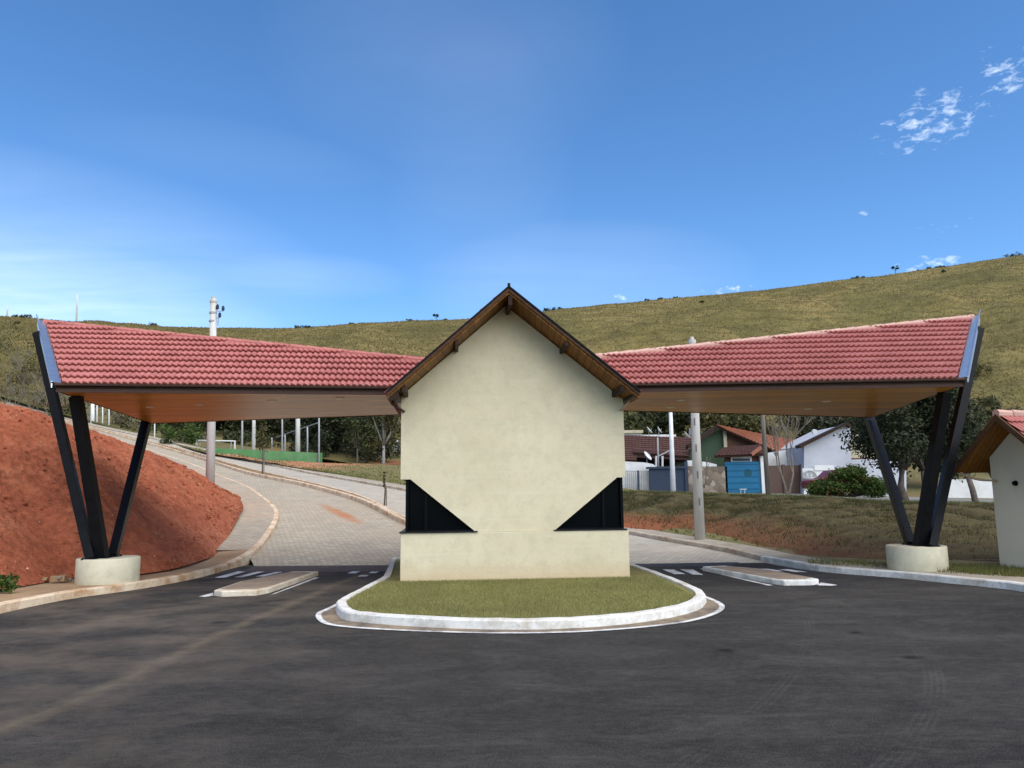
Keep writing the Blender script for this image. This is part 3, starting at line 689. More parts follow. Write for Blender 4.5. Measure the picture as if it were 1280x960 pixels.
def clip(mb, p, nn):
    me = bpy.data.meshes.new('t'); me.from_pydata([tuple(q) for q in mb.v], [], mb.f); bm = bmesh.new(); bm.from_mesh(me)
    bmesh.ops.bisect_plane(bm, geom=bm.verts[:]+bm.edges[:]+bm.faces[:], plane_co=p, plane_no=nn, clear_outer=True)
    bm.to_mesh(me); bm.free(); o = MB(); o.v = [tuple(q.co) for q in me.vertices]; o.f = [tuple(f.vertices) for f in me.polygons]; bpy.data.meshes.remove(me); return o
# tile sheets --------------------------------------------------
def tile_sheet(o0, u, v, n, width, length, period=.105, pitch=.315, amp=.022, step=.054, planes=()):
    """rolls of tile over the plane o0 + u*s + v*t; clipped by planes (point, normal to cut away)"""
    ns = max(4, int(width/period*6)); nr = int(math.ceil(length/pitch)); mb = MB()
    for r_ in range(nr):
        rows = []
        sh = (r_ % 2)*0.0
        for (t0, z0) in ((r_*pitch+.045, -.011), (r_*pitch-.008, step-.02), (r_*pitch-.012, step), (r_*pitch+pitch*.5, step*.5), ((r_+1)*pitch+.04, -.008)):
            row = []
            for i in range(ns+1):
                s_ = width*i/ns; ph = (s_/period+sh)*2*math.pi; w = math.sin(ph); w = w*.75+.25*math.sin(2*ph+.6)
                row.append(o0+u*s_+v*t0+n*(z0+amp*(w+1)*(1 if z0 > -.01 else .2)))
            rows.append(row)
        mb.grid(rows)
    me = bpy.data.meshes.new('t'); me.from_pydata([tuple(p) for p in mb.v], [], mb.f)
    bm = bmesh.new(); bm.from_mesh(me)
    for p, nn in planes:
        bmesh.ops.bisect_plane(bm, geom=bm.verts[:]+bm.edges[:]+bm.faces[:], plane_co=p, plane_no=nn, clear_outer=True)
    bm.to_mesh(me); bm.free()
    out = MB(); out.v = [tuple(q.co) for q in me.vertices]; out.f = [tuple(f.vertices) for f in me.polygons]; bpy.data.meshes.remove(me)
    return out
for a, sd in ((gL, -1), (gR, 1)):
    v = (A(gA[0], 0, gA[1])-A(a[0], 0, a[1])); L = v.length; v.normalize(); u = ay*1.0; nrm = u.cross(v) if sd < 0 else v.cross(u)
    if nrm.z < 0: nrm = -nrm
    tile_sheet(A(a[0], OV+.02, a[1]-.03)-v*.03, u, v, nrm, ro_b-OV-.02, L, amp=.012, step=.02, planes=[(A(gA[0], 0, 0), ax*(-sd))]).build('roof_tiles', M['tile'], roof)
capm = MB().tube([A(gA[0], OV+.1, gA[1]-.05), A(gA[0], ro_b, gA[1]-.05)], .055, 10); capm.build('ridge_cap', M['cap'], roof, smooth=True)
MB().box(A(gA[0], OV-.02, gA[1]+.012), (.05, .03, .05), MA).build('finial', M['steel'], roof)

def roof_strip(name, corners, m, parent, pitch=.34, period=.24, amp=.04, deck=True):
    """tiled roof patch: corners = eave0, eave1, ridge1, ridge0"""
    a, b, c, d = [Vector(p) for p in corners]; ns = max(8, int((b-a).length/period*3)); nr = max(2, int(((d-a).length+(c-b).length)/2/pitch)); mb = MB()
    n_ = (b-a).cross(d-a).normalized(); n_ = n_ if n_.z > 0 else -n_
    for r_ in range(nr):
        rows = []
        for t_, z_ in ((r_/nr, .0), (r_/nr, .05), ((r_+1)/nr, .0)):
            l, rr = a.lerp(d, t_), b.lerp(c, t_)
            rows.append([l.lerp(rr, i/ns)+n_*(z_+amp*(.5+.5*math.sin(i/ns*(b-a).length/period*2*math.pi))) for i in range(ns+1)])
        mb.grid(rows)
    o = mb.build(name, M[m], parent)
    if deck: MB().prism([a-n_*.02, b-n_*.02, c-n_*.02, d-n_*.02], -n_*.1).build('roof_deck', M['dark_wood'], o); return o
# ------------------------------------------------------------------ the two tiled canopies
ZS, ZE = 3.39, 3.50
def canopy(sd, K, label):
    L_ = sd < 0
    co, ci = at(*K['ceo'], Z=ZE), at(*K['cei'], Z=ZE)
    dirn = (ci-co).normalized(); ci = ci+dirn*.12
    hz = Vector((-dirn.y, dirn.x, 0)); hz = hz if hz.y > 0 else -hz
    ang = R(28.5); v = hz*math.cos(ang)+az*math.sin(ang); nrm = dirn.cross(v); nrm = nrm if nrm.z > 0 else -nrm
    ro, ri = hit(*K['ridgeo'], co, nrm), hit(*K['ridgei'], co, nrm)
    ri = ri + (ri-ro).normalized()*.5
    so_o, so_i = at(*K['soo'], Z=ZS), at(*K['soi'], Z=ZS)
    bdir = (so_i-so_o).normalized(); so_i = so_i + bdir*.35
    bo, bi = so_o+az*(ZE-ZS)+hz*.05, so_i+az*(ZE-ZS)+hz*.05
    drum = at(*K['drum'], Z=.12); drum = Vector((drum.x*(drum.y+.52)/drum.y, drum.y+.52, .12))
    th = thing('entrance_canopy', (drum.x, drum.y, .12), label, 'canopy', None)
    # front tile slope, cut along the ridge, the end and the gate house roof
    w = (ci-co).length
    u = dirn
    rdir = (ri-ro); rn = rdir.cross(az).normalized(); rn = rn if rn.dot(co-ro) < 0 else -rn
    en = (ro-co).cross(az).normalized(); en = en if en.dot(ci-co) < 0 else -en
    gtip = gL if L_ else gR
    gv = A(gA[0], 0, gA[1])-A(gtip[0], 0, gtip[1]); gn = gv.cross(ay).normalized(); gn = gn if gn.z > 0 else -gn
    gp = A(gA[0], 0, gA[1])
    planes = [(co-en*.09, en), (ro, rn), (gp, -gn)]
    rf = tile_sheet(co-u*2.8-v*.05+nrm*.0, u, v, nrm, w+4.4, 4.4, planes=planes).build('tile_roof', M['tile'], th)
    # rear slope: ruled between the ridge and the rear eave
    vb = (bi-bo).cross(ro-bo).normalized(); vb = vb if vb.z > 0 else -vb
    roof_strip('tile_roof', [bo+rdir.normalized()*.15, bi, ri-az*.04, ro-az*.04+rdir.normalized()*.15], 'tile', th, .315, .125, .02, False)
    # roof deck below the tiles
    d_ = -nrm*.03
    mb = MB(); q = [co+d_, ro+d_, ri+d_, ci+d_]; mb.prism(q, -az*.03); q2 = [bo-vb*.03, ro-vb*.03, ri-vb*.03, bi-vb*.03]; mb.prism(q2, -az*.03)
    clip(mb, gp+gn*.02, -gn).build('roof_deck', M['dark_wood'], th)
    # ridge cap pieces
    LR = (ri-ro).length; k = 0; s_ = .12; rd = (ri-ro).normalized(); cap = MB()
    while s_ < LR-.2:
        p = ro+rd*s_+az*.015; cap.tube([p, p+rd*.36], [.085, .068], 8); s_ += .33
    cap.build('ridge_cap', M['tile' if L_ else 'cap'], rf)
    # soffit
    f_o, f_i = co+hz*.12-az*(ZE-ZS), ci+hz*.12-az*(ZE-ZS)
    sf = MB().prism([f_o, f_i, so_i, so_o], az*.05).build('soffit', M['soffit'], th)
    for (a_, b_) in K['lights']:
        p = at(a_, b_, Z=ZS)
        MB().disc(p-az*.012, az, .085, .02, 20).build('downlight', M['light'], sf)
    MB().prism([f_o-hz*.085-az*.015, f_i-hz*.085-az*.015, f_i-hz*.085+az*.085, f_o-hz*.085+az*.085], hz*.03).build('fascia', M['fascia'], th)
    g = MB(); g.tube([co+az*.0-hz*.03-az*.0, ci-hz*.03], .028, 8); g.build('gutter', M['fascia'], th)
    MB().prism([so_o+hz*.02-az*.01, so_i+hz*.02-az*.01, so_i+hz*.02+az*.13, so_o+hz*.02+az*.13], hz*.03).build('fascia', M['fascia'], th)
    # closed end and its metal flashing
    MB().prism([f_o, ro-az*.04, so_o+az*.0], -en*.04).build('gable_end', M['gable_boards'], th)
    fl = MB(); e_ = en*.0
    a0, a1 = co+nrm*.055-v*.05, ro+nrm*.055
    inn_ = -en
    fl.prism([a0+inn_*.12, a1+inn_*.12, a1+nrm*.01, a0+nrm*.01], -nrm*.014)
    tip = az*.13
    fl.prism([a0+nrm*.012, a1+nrm*.012, a1+tip+en*.05, a0+az*.02+en*.03], en*.016)
    fl.prism([a0-nrm*.02+en*.02, a1-nrm*.02+en*.02, a1-nrm*.02+en*.02-az*.10, a0-nrm*.02+en*.02-az*.07], en*.014)
    fl.build('flashing', M['zinc'], th)
    # pedestal
    hD = .44
    pd = MB().lathe((drum.x, drum.y, .05), [(.505, 0), (.52, .02), (.52, hD+.05), (.508, hD+.07)], 48).build('pedestal', M['pedestal'], th, smooth=False)
    for p in pd.data.polygons: p.use_smooth = abs(p.normal.z) < .5
    zt_ = .12+hD-.01
    for (b0, t0, w0, w1) in K['posts']:
        pb = at(b0[0], b0[1], Y=drum.y+b0[2]); pb.z = zt_
        pt = hit(t0[0], t0[1], co+en*.05, en) if t0[2] == 'end' else at(t0[0], t0[1], Z=ZS)
        po = MB().beam(pb, pt, w0, w0*1.05, w1, w1*1.05, side=ax)
        po = po.build('post', M['steel'], th, bevel=.006)
        pl_ = MB().box((pb.x, pb.y, zt_+.012), (w0+.09, w0+.09, .02), MA); 
        for i in (-1, 1):
            for j in (-1, 1): pl_.disc((pb.x+i*(w0/2+.02), pb.y+j*(w0/2+.02), zt_+.02), az, .014, .025, 6)
        pl_.build('base_plate', M['steel'], po)
    return th
canopy(-1, dict(ceo=(69, 480.5), cei=(484, 484.5), ridgeo=(49.5, 404), ridgei=(523, 451.5), soo=(187, 529), soi=(501, 518), drum=(134, 732),
    lights=[(188, 509), (250, 505.5), (340, 501), (425, 497.5)], posts=[((114, 697, -.34), (48, 417, 'end'), .15, .165), ((128, 697, -.14), (95, 495, 0), .185, .175), ((141, 697, .16), (183, 528, 0), .15, .19)]),
    'tiled canopy joining the gatehouse, its black V posts standing before the red mound')
canopy(1, dict(ceo=(1205, 474), cei=(795, 481), ridgeo=(1222, 397.5), ridgei=(757, 446.5), soo=(1091, 521.5), soi=(780, 513), drum=(1147.5, 715),
    lights=[(838, 509), (851, 500), (1010, 511), (1033, 501.5)], posts=[((1164, 688, -.34), (1223, 411, 'end'), .15, .165), ((1150, 688, -.14), (1181, 490, 0), .185, .175), ((1139, 688, .16), (1087, 523, 0), .15, .19)]),
    'tiled canopy joining the gatehouse, its black V posts standing before the grass bank')

# ------------------------------------------------------------------ lane islands and painted markings
def lane_island(px, label, m_side):
    P = [at(a, b, Z=0) for a, b in px]; h = .09
    o = P[0]; th = thing('traffic_island', (o.x, o.y, 0), label, 'traffic island', None)
    P = smooth_pl(P+[P[0]], 1)[:-1]
    MB().prism([p+az*-.05 for p in P], az*(h+.05)).build('kerb', m_side, th, bevel=.02)
    c = sum(P, Vector())/len(P)
    MB().prism([c+(p-c)*.86+az*(h+.001) for p in P], az*.006).build('top_slab', M['isle_top'], th)
    return c
lane_island([(267, 744.5), (277, 746), (320, 744.5), (336, 741.5), (398, 719.5), (366, 719.5), (300, 733)], 'low concrete lane divider with soil stained whitewash before the red mound', kerb_mat('soil_washed_kerb', (.66, .60, .48), (.46, .33, .20), (.4, .7)))
lane_island([(1024, 730), (1016, 731.5), (980, 732), (966, 730), (878, 713.5), (905, 712.5), (960, 717.5)], 'low concrete lane divider with bright white end near the grass bank', M['kerb_white'])
def quad(px, z=.004, m='paint', name='road_marking'):
    P = [at(a, b, Z=z) for a, b in px]; o = MB().add(P, [tuple(range(len(P)))]).build(name, M[m]); o['kind'] = 'structure'
for q in ([(268, 722), (281, 722), (307, 714.5), (298, 714)], [(293, 721.5), (304, 721.5), (331, 714.5), (321, 714.5)], [(319, 720.5), (330, 720.5), (354, 715), (345, 714.8)],
          [(434, 716.5), (444, 716.8), (451, 714.2), (441, 714)], [(447, 720.5), (458, 720.7), (461, 718.8), (451, 718.6)], [(461, 716.4), (470, 716.4), (474, 714.4), (464, 714.2)], [(485, 712.2), (494, 712.4), (498, 710.4), (489, 710.2)],
          [(806, 715.5), (826, 716), (816, 712.3), (802, 712)], [(843, 717.5), (857, 717.5), (842, 712), (828, 711.8)], [(866, 718), (879, 718.5), (866, 711.8), (850, 711.5)],
          [(889, 713), (896, 712.5), (882, 710.4), (874, 711)], [(908, 712.6), (918, 712.4), (910, 710.4), (900, 710.4)], [(938, 713.4), (950, 713.2), (934, 710.2), (923, 710.4)], [(966, 714.2), (980, 714), (960, 710.8), (948, 711)], [(994, 715), (1010, 715), (985, 711.5), (972, 711.5)],
          [(248, 745.5), (266, 741), (267, 744.2), (256, 746.2)], [(1022, 731.5), (1026, 727.8), (1047, 731.2), (1040, 732)], [(966, 731.5), (905, 718), (900, 718), (960, 731.8)], [(850, 734.5), (858, 734.3), (851, 732.6), (846, 732.8)],
          [(338, 743.5), (344, 742), (399, 722), (394, 721.5)]): quad(q)
# manhole-like dark patches are wear in the asphalt; an even dark grey strip crosses the right lane
t = NT('dark_grey_asphalt'); t.bump(t.noise(120, 3, .6), .4, .008); M['grey_strip'] = t.done(t.ramp(t.noise(1.2, 6, .65), [(.3, (.034, .034, .035)), (.7, (.058, .057, .056))]), .85)
quad([(786, 709), (915, 707.5), (925, 702.2), (786, 703)], .003, 'grey_strip', 'asphalt_patch')
M['brown_strip'] = rough_paint('brownish_asphalt', (.105, .082, .07), .3, 2.2, .92, bs=90, bstr=.4, bd=.008, dirt=(.15, .105, .08))
quad([(300, 716), (500, 714), (500, 705), (322, 705)], .003, 'brown_strip', 'asphalt_patch')  # even brownish strip across the left lane

# ------------------------------------------------------------------ small service hut on the right
hb = at(1250.5, 711, Z=.1)
hd = Vector((.22, -.975, 0)).normalized(); hr = Vector((.975, .22, 0)).normalized()    # along the gable wall, along the ridge
MH = Matrix(((hr.x, hd.x, 0), (hr.y, hd.y, 0), (0, 0, 1)))
hut = thing('service_hut', hb, 'small cream hut with red tile roof at the right edge of the photo', 'hut')
def Hp(r_, d_, z): return hb+hr*r_+hd*d_+az*(z-.1)
HW, HL, ez = 1.5, 3.4, at(1235.5, 572, Y=hb.y).z
pk = ez+.84*HW/2
MB().prism([Hp(0, 0, .1), Hp(0, HW, .1), Hp(0, HW, ez), Hp(0, HW/2, pk), Hp(0, 0, ez)], hr*HL).build('wall', M['grey_cream'], hut)
oh, og = .36, .5
hs = MB()
for s_ in (-1, 1):
    d0 = HW/2+s_*(HW/2+oh); z0 = ez-oh*.84
    hs.prism([Hp(-og, HW/2, pk+.02), Hp(-og, d0, z0+.02), Hp(-og, d0, z0+.1), Hp(-og, HW/2, pk+.1)], hr*(HL+2*og))
hro = hs.build('roof', M['gable_boards'], hut)
for s_ in (-1, 1):
    d0 = HW/2+s_*(HW/2+oh); z0 = ez-oh*.84
    MB().prism([Hp(-og-.02, HW/2, pk-.0), Hp(-og-.02, d0, z0-.0), Hp(-og-.02, d0, z0+.12), Hp(-og-.02, HW/2, pk+.13)], hr*.03).build('barge_board', M['barge'], hro)
    a = Hp(-og, d0, z0+.1); v = (Hp(-og, HW/2, pk+.1)-a); L = v.length; v.normalize(); n_ = hr.cross(v); n_ = n_ if n_.z > 0 else -n_
    tile_sheet(a-v*.04+hr*.05, hr, v, n_, HL+2*og-.05, L+.02, amp=.016, step=.04, planes=[(Hp(0, HW/2, 0), hd*(-s_))]).build('roof_tiles', M['tile'], hro)
cp = MB(); k = 0.
while k < HL+2*og-.3: cp.tube([Hp(-og+k, HW/2, pk+.14), Hp(-og+k+.36, HW/2, pk+.135)], [.085, .07], 8); k += .33
cp.build('ridge_cap', M['cap'], hro)
MB().tube(smooth_pl([Hp(-og+.1, -oh+.05, ez-oh*.84+.03), Hp(-og+.16, -oh+.08, ez-oh*.84-.03), Hp(-.2, -.1, ez-.42), Hp(-.06, .1, ez-.44), Hp(-.04, .16, ez-.46)], 4), .022, 8).build('downpipe', M['pipe_tan'], hut, smooth=True)
sp_ = hit(1270, 604, hb, -hr)
lm = MB().disc(sp_, -hr, .04, .06, 16, .036); lm.disc(sp_-hr*.002, -hr, .05, .015, 16); lm.build('wall_lamp', M['frame'], hut, smooth=False)

# ------------------------------------------------------------------ poles
t = NT('pole_concrete'); c = t.ramp(t.noise(3, 6, .7, vec=t.mapped(scale=(1, 1, .25))), [(.3, (.42, .41, .37)), (.7, (.60, .585, .54))]); t.bump(t.noise(30, 5, .6), .3, .006); M['pole'] = t.done(c, .9)
t = NT('white_pole'); c = t.ramp(t.noise(3, 6, .7), [(.3, (.55, .55, .53)), (.7, (.70, .70, .68))]); M['pole_white'] = t.done(c, .85)
t = NT('weathered_pole_timber'); c = t.ramp(t.noise(4, 6, .7, vec=t.mapped(scale=(3, 3, .3))), [(.3, (.10, .085, .07)), (.7, (.20, .175, .145))]); M['pole_wood'] = t.done(c, .9)
M['insul'] = rough_paint('dark_insulator', (.01, .025, .035), .2, 9, .3, bstr=.02)
M['galv'] = rough_paint('dull_galvanised', (.32, .33, .33), .1, 5, .5, bstr=.02)
def post(name, bpx, tpx, Y, r0, r1, m, label, cat, group=None, n=14, sink=.4):
    b = at(*bpx, Y=Y); tp = at(*tpx, Y=Y); th = thing(name, b, label, cat, group)
    sh = MB().tube([b-az*sink, b.lerp(tp, .5), tp], [r0, (r0+r1)/2, r1], n).build('shaft', M[m], th, smooth=True)
    return th, b, tp
th, b, tp = post('utility_pole', (263, 606), (267, 374), 26.6, .155, .105, 'pole', 'tall grey concrete utility pole with insulators, standing at the top of the red mound', 'utility pole')
MB().lathe(tp-az*.02, [(.108, -.12), (.13, -.1), (.13, -.03), (.08, -.01), (.08, .1)], 14).build('pole_cap', M['pole'], th, smooth=False)
for z in (.5, .8): MB().lathe(tp-az*z, [(.128, -.03), (.128, .03)], 14).build('clamp_band', M['galv'], th)
for dx, z in ((.16, -.30), (.36, -.36), (.25, -.6)):
    bk_ = MB().beam(tp+Vector((.08, 0, z-.08)), tp+Vector((dx+.02, -.02, z-.08)), .025).build('bracket', M['galv'], th)
    MB().lathe(tp+Vector((dx, -.02, z-.07)), [(.02, 0), (.06, .03), (.035, .05), (.065, .09), (.03, .12), (.05, .15), (.015, .18)], 10).build('insulator', M['insul'], bk_, smooth=True)
MB().beam(tp+Vector((.2, -.02, -.68)), tp+Vector((.2, -.02, -.95)), .03).build('bracket', M['galv'], th)
th, b, tp = post('utility_pole', (875, 677), (865, 425), 21.9, .152, .10, 'pole', 'tall bare concrete pole standing at the foot of the grass bank', 'utility pole')
MB().lathe(tp, [(.115, -.1), (.115, .0), (.06, .01), (.05, .09)], 14).build('pole_cap', M['pole'], th)
for k in range(5): MB().box(b+Vector((-.01*k, -.15+.006*k, 1.1+k*.75)), (.03, .02, .2)).build('slot', M['pole_wood'], th)
post('utility_pole', (841.5, 615.5), (838, 508), 44, .16, .10, 'pole_white', 'thin whitewashed pole in front of the dark blue gate', 'utility pole')
post('utility_pole', (960.5, 622), (952, 500), 31, .1, .08, 'pole_wood', 'weathered brown timber pole beside the blue garage door', 'utility pole')

# ------------------------------------------------------------------ houses across the street
M['w_white'] = rough_paint('white_house_paint', (.66, .66, .64), .1, .8, dirt=(.42, .40, .36))
M['w_white_shade'] = rough_paint('white_paint_in_shade', (.45, .46, .49), .1, .9, dirt=(.34, .35, .38))  # white walls with the bluish grey of open shade put into the colour
M['w_green'] = rough_paint('dark_green_paint', (.055, .085, .05), .15, 1.)
M['w_beige'] = rough_paint('beige_render', (.46, .41, .28), .15, 1.2, dirt=(.3, .26, .17))
M['g_navy'] = rough_paint('navy_gate', (.03, .043, .07), .12, 1., .6, bstr=.1)
M['g_blue'] = rough_paint('blue_garage_paint', (.016, .125, .235), .15, 1.2, .55, bstr=.15)
M['g_brown'] = rough_paint('brown_gate_paint', (.10, .062, .048), .12, 1., .6, bstr=.1)
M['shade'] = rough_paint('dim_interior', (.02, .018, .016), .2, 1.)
M['tim'] = rough_paint('brown_gable_boards', (.115, .06, .038), .25, 3., .8)
M['dish'] = rough_paint('pale_dish', (.62, .62, .60), .1, 4, .5, bstr=.03)
t = NT('rubble_stone'); v = t.node('ShaderNodeTexVoronoi', feature='DISTANCE_TO_EDGE'); t.link(t.pos, v.inputs['Vector']); v.inputs['Scale'].default_value = 2.4
v2 = t.node('ShaderNodeTexVoronoi'); t.link(t.pos, v2.inputs['Vector']); v2.inputs['Scale'].default_value = 2.4
hs_ = t.node('ShaderNodeSeparateColor'); t.link(v2.outputs['Color'], hs_.inputs[0])
c = t.ramp(hs_.outputs[0], [(0, (.13, .10, .075)), (.5, (.24, .19, .14)), (1, (.34, .29, .22))]); c = t.mix(t.ramp(v.outputs[0], [(0., 1.), (.08, 0.)]), c, (.16, .14, .11)); t.bump(v.outputs[0], .8, .08)
M['stone'] = t.done(c, .92)
def W2(px, py, Y): return at(px, py, Y=Y)
def pbox(px0, px1, pyt, pyb, Y, dep, m=None, name='wall', parent=None, mb=None):
    a, b = W2(px0, pyb, Y), W2(px1, pyt, Y); c = Vector(((a.x+b.x)/2, Y+dep/2, (a.z+b.z)/2)); q = (mb or MB()).box(c, (abs(b.x-a.x), dep, abs(b.z-a.z)))
    return q.build(name, M[m], parent) if m else q
def ppoly(px, Y, dep, m=None, name='wall', parent=None, mb=None):
    q = (mb or MB()).prism([W2(a, b, Y) for a, b in px], Vector((0, dep, 0)))
    return q.build(name, M[m], parent) if m else q
def dish(px, py, Y, r, aim, label, up=.5):
    c = W2(px, py, Y); th = thing('satellite_dish', c-az*up, label, 'satellite dish', 'satellite dishes on the house roofs'); aim = Vector(aim).normalized()
    V = MB(); a = aim.cross(az).normalized(); b_ = aim.cross(a); rows = []
    for k in range(5):
        rr = r*k/4 if k else .01; rows.append([c+(a*math.cos(t_)+b_*math.sin(t_))*rr+aim*(.28*rr*rr/r) for t_ in [2*math.pi*j/18 for j in range(19)]])
    d_ = V.grid(rows); rows2 = [[p-aim*.03 for p in q] for q in rows]; V.grid(rows2); V.build('reflector', M['dish'], th, smooth=True)
    MB().tube([c-az*up, c-az*.1, c-aim*.02], .03, 6).build('mast', M['galv'], th)
    MB().tube([c-b_*(-r*.9), c+aim*r*.8], .015, 5).build('feed_arm', M['galv'], th)
HY = 50.
# low house with brown roofs, left of the row
h1 = thing('house', W2(815, 615, HY+6), 'low white house with dark brown tile roofs behind the navy gate', 'house')
pbox(765, 880, 570, 617, HY+6, 5, 'w_white', 'wall', h1)
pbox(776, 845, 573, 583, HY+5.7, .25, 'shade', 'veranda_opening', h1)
roof_strip('roof', [W2(760, 571, HY+4.5), W2(876, 577, HY+4.5), W2(876, 548, HY+8), W2(760, 543, HY+8)], 'brown_tile', h1)
roof_strip('roof', [W2(762, 574.5, HY+2.6), W2(796, 576, HY+2.6), W2(794, 563, HY+4.4), W2(762, 561, HY+4.4)], 'brown_tile', h1)
roof_strip('roof', [W2(792, 566, HY+3.4), W2(862, 571, HY+3.4), W2(858, 564, HY+4.4), W2(792, 561, HY+4.4)], 'brown_tile', h1)
for px in (820, 828): MB().tube([W2(px, 583, HY+2.9), W2(px, 570, HY+2.9)], .07, 6).build('veranda_post', M['w_white'], h1)
h1b = thing('house', W2(800, 545, HY+13), 'flat roofed white house rising behind the dark brown roofs', 'house')
pbox(760, 802, 541, 620, HY+13, 5, 'w_white', 'wall', h1b); pbox(758, 804, 537.5, 541.5, HY+12.6, 6, 'w_beige', 'roof', h1b)
pbox(802, 843, 546, 620, HY+14, 4, 'w_beige', 'wall', h1b); pbox(801, 845, 543, 546.3, HY+13.7, 4.6, 'w_white', 'roof', h1b)
for (px, py, Y, r, aim, lb) in ((811, 538, HY+12.5, .34, (.75, -.25, .62), 'tilted pale satellite dish, leftmost of those above the brown roofs'), (823.5, 537.5, HY+12.5, .3, (.8, -.25, .5), 'small satellite dish second from left above the brown roofs'), (858, 544, HY+9, .34, (.75, -.25, .62), 'tilted satellite dish at the right end of the brown roof'), (862, 539.5, HY+11, .3, (.97, -.2, .12), 'nearly upright satellite dish beside the tall concrete pole'), (808.5, 570.5, HY+2, .36, (.7, -.45, .6), 'large pale satellite dish low above the white wall')): dish(px, py, Y, r, aim, lb)
th, b, tp = post('antenna_mast', (823, 583), (822, 547), HY+2, .06, .05, 'galv', 'thin antenna mast with crossbar rising behind the navy gate', 'antenna')
MB().beam(tp-az*1.25, W2(838, 562.5, HY+2), .08).build('crossbar', M['galv'], th)
yw = thing('yard_wall', W2(797, 616, HY), 'white yard wall with a rounded gate fence, left of the navy gate', 'wall')
ppoly([(778, 616), (812, 616.5), (816, 600), (820, 583), (816, 580), (805, 578), (778, 576.5)], HY+.6, .25, 'w_white', 'wall', yw)
fg = MB()
for i in range(13): fg.beam(W2(782+i*2.5, 615.5, HY+.2), W2(782+i*2.5, 589, HY+.2), .05)
for py in (589, 606, 615): fg.beam(W2(781, py, HY+.2), W2(813, py+.3, HY+.2), .06)
fg.build('bar_gate', M['galv'], yw); MB().beam(W2(798.5, 615.5, HY+.15), W2(797.5, 588, HY+.15), .1).build('gate_post', M['g_navy'], yw)
g1 = thing('gate', W2(835, 616, HY), 'wide navy sheet metal gate between white and stone walls', 'gate')
pbox(812.5, 859, 584, 615.5, HY, .12, 'g_navy', 'panel', g1); pbox(809, 858, 583, 586, HY-.15, .5, 'g_navy', 'top_rail', g1); pbox(857, 859.5, 577, 615.5, HY-.1, .3, 'g_navy', 'gate_post', g1)
sw = thing('stone_wall', W2(882, 616, HY), 'rubble stone garden wall with white patches on top, beside the blue garage door', 'wall')
pbox(859.5, 908.5, 583, 617, HY, .35, 'stone', 'wall', sw); pbox(859.5, 868, 575.5, 582.8, HY+.05, .25, 'w_white', 'coping', sw); ppoly([(878, 583), (896, 583), (896, 580.5), (884, 577.5), (878, 577)], HY+.05, .25, 'w_white', 'coping', sw)
h2 = thing('house', W2(930, 615, HY+4), 'green gabled house with orange tile roof behind the stone wall', 'house')
ppoly([(862, 617), (908, 617), (908, 537), (900, 535), (862, 562)], HY+4, .3, 'w_green', 'wall', h2)
ppoly([(907, 617), (907, 537.2), (903, 534.5), (956, 556.5), (1004, 575), (1004, 617)], HY+3.9, 6, 'tim', 'gable', h2)
pbox(905.5, 908, 537, 566, HY+3.7, .2, 'w_beige', 'corner_trim', h2)
roof_strip('roof', [W2(906, 536.5, HY+3.2), W2(984, 570, HY+3.2), W2(1022, 556, HY+9), W2(894, 531, HY+3.6)], 'old_tile', h2)
ppoly([(896, 531.5), (860, 556), (860, 561), (898, 536.5)], HY+3.3, .7, 'dark_wood', 'roof_edge', h2)
roof_strip('porch_roof', [W2(893, 570, HY-.4), W2(955, 567.5, HY-.4), W2(950, 556, HY+2), W2(904, 559.5, HY+2)], 'brown_tile', h2)
ppoly([(939, 566.5), (951.5, 557), (953, 561), (941, 570)], HY-.5, .4, 'old_tile', 'porch_verge', h2)
pbox(907, 948, 569, 578, HY+.2, .3, 'tim', 'lintel', h2)
pbox(914, 939.5, 570.5, 577, HY+.05, .1, 'w_white', 'vent_frame', h2); pbox(916, 937.5, 573, 576.2, HY+.0, .06, 'g_navy', 'vent_opening', h2)
gd = thing('garage_door', W2(928, 617, HY), 'bright blue garage door under the small tiled porch', 'garage door')
pbox(907.8, 949.5, 577, 616.5, HY, .1, 'g_blue', 'door_panel', gd)
for i in range(5): pbox(908.3, 949, 580+i*7.6, 580.8+i*7.6, HY-.04, .05, 'g_blue', 'door_rib', gd)
t = NT('blue_stain'); t.m.name = 'dark_teal_patch'; M['patch'] = t.done((.012, .075, .10), .6)
MB().disc(W2(935, 591, HY-.012), (0, 1, 0), .26, .012, 14).build('patch', M['patch'], gd)
pw = thing('gate_pillar', W2(953, 617, HY), 'white pillar between the blue garage door and the brown gate', 'pillar')
ppoly([(950, 567), (956, 567), (957.5, 616.8), (953, 616.8)], HY-.1, .4, 'w_white', 'shaft', pw)
g2 = thing('gate', W2(982, 617, HY), 'wide brown sheet metal gate behind the bare pale tree', 'gate')
pbox(957.5, 1003.5, 581.5, 616.8, HY+.1, .1, 'g_brown', 'panel', g2)
for px in (958, 980.5, 1003): pbox(px-.7, px+.7, 580.5, 617, HY, .15, 'g_brown', 'gate_post', g2)
ww = thing('yard_wall', W2(980, 600, HY+3), 'white painted house front seen over the brown gate', 'wall')
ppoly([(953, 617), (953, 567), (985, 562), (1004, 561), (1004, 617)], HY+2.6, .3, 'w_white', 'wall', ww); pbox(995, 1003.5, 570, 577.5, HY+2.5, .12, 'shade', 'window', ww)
h3 = thing('house', W2(1035, 617, HY), 'white house with tall plain gable wall beside the bush', 'house')
ppoly([(1005, 618), (1063.5, 618), (1063.5, 533), (1058, 530.5), (1005, 557)], HY-.5, 6, 'w_white_shade', 'wall', h3)
ppoly([(1060, 527.5), (1064.5, 531), (1064.5, 534), (1059, 531), (1001, 560), (999, 556.5)], HY-1.0, .8, 'dark_wood', 'roof', h3)
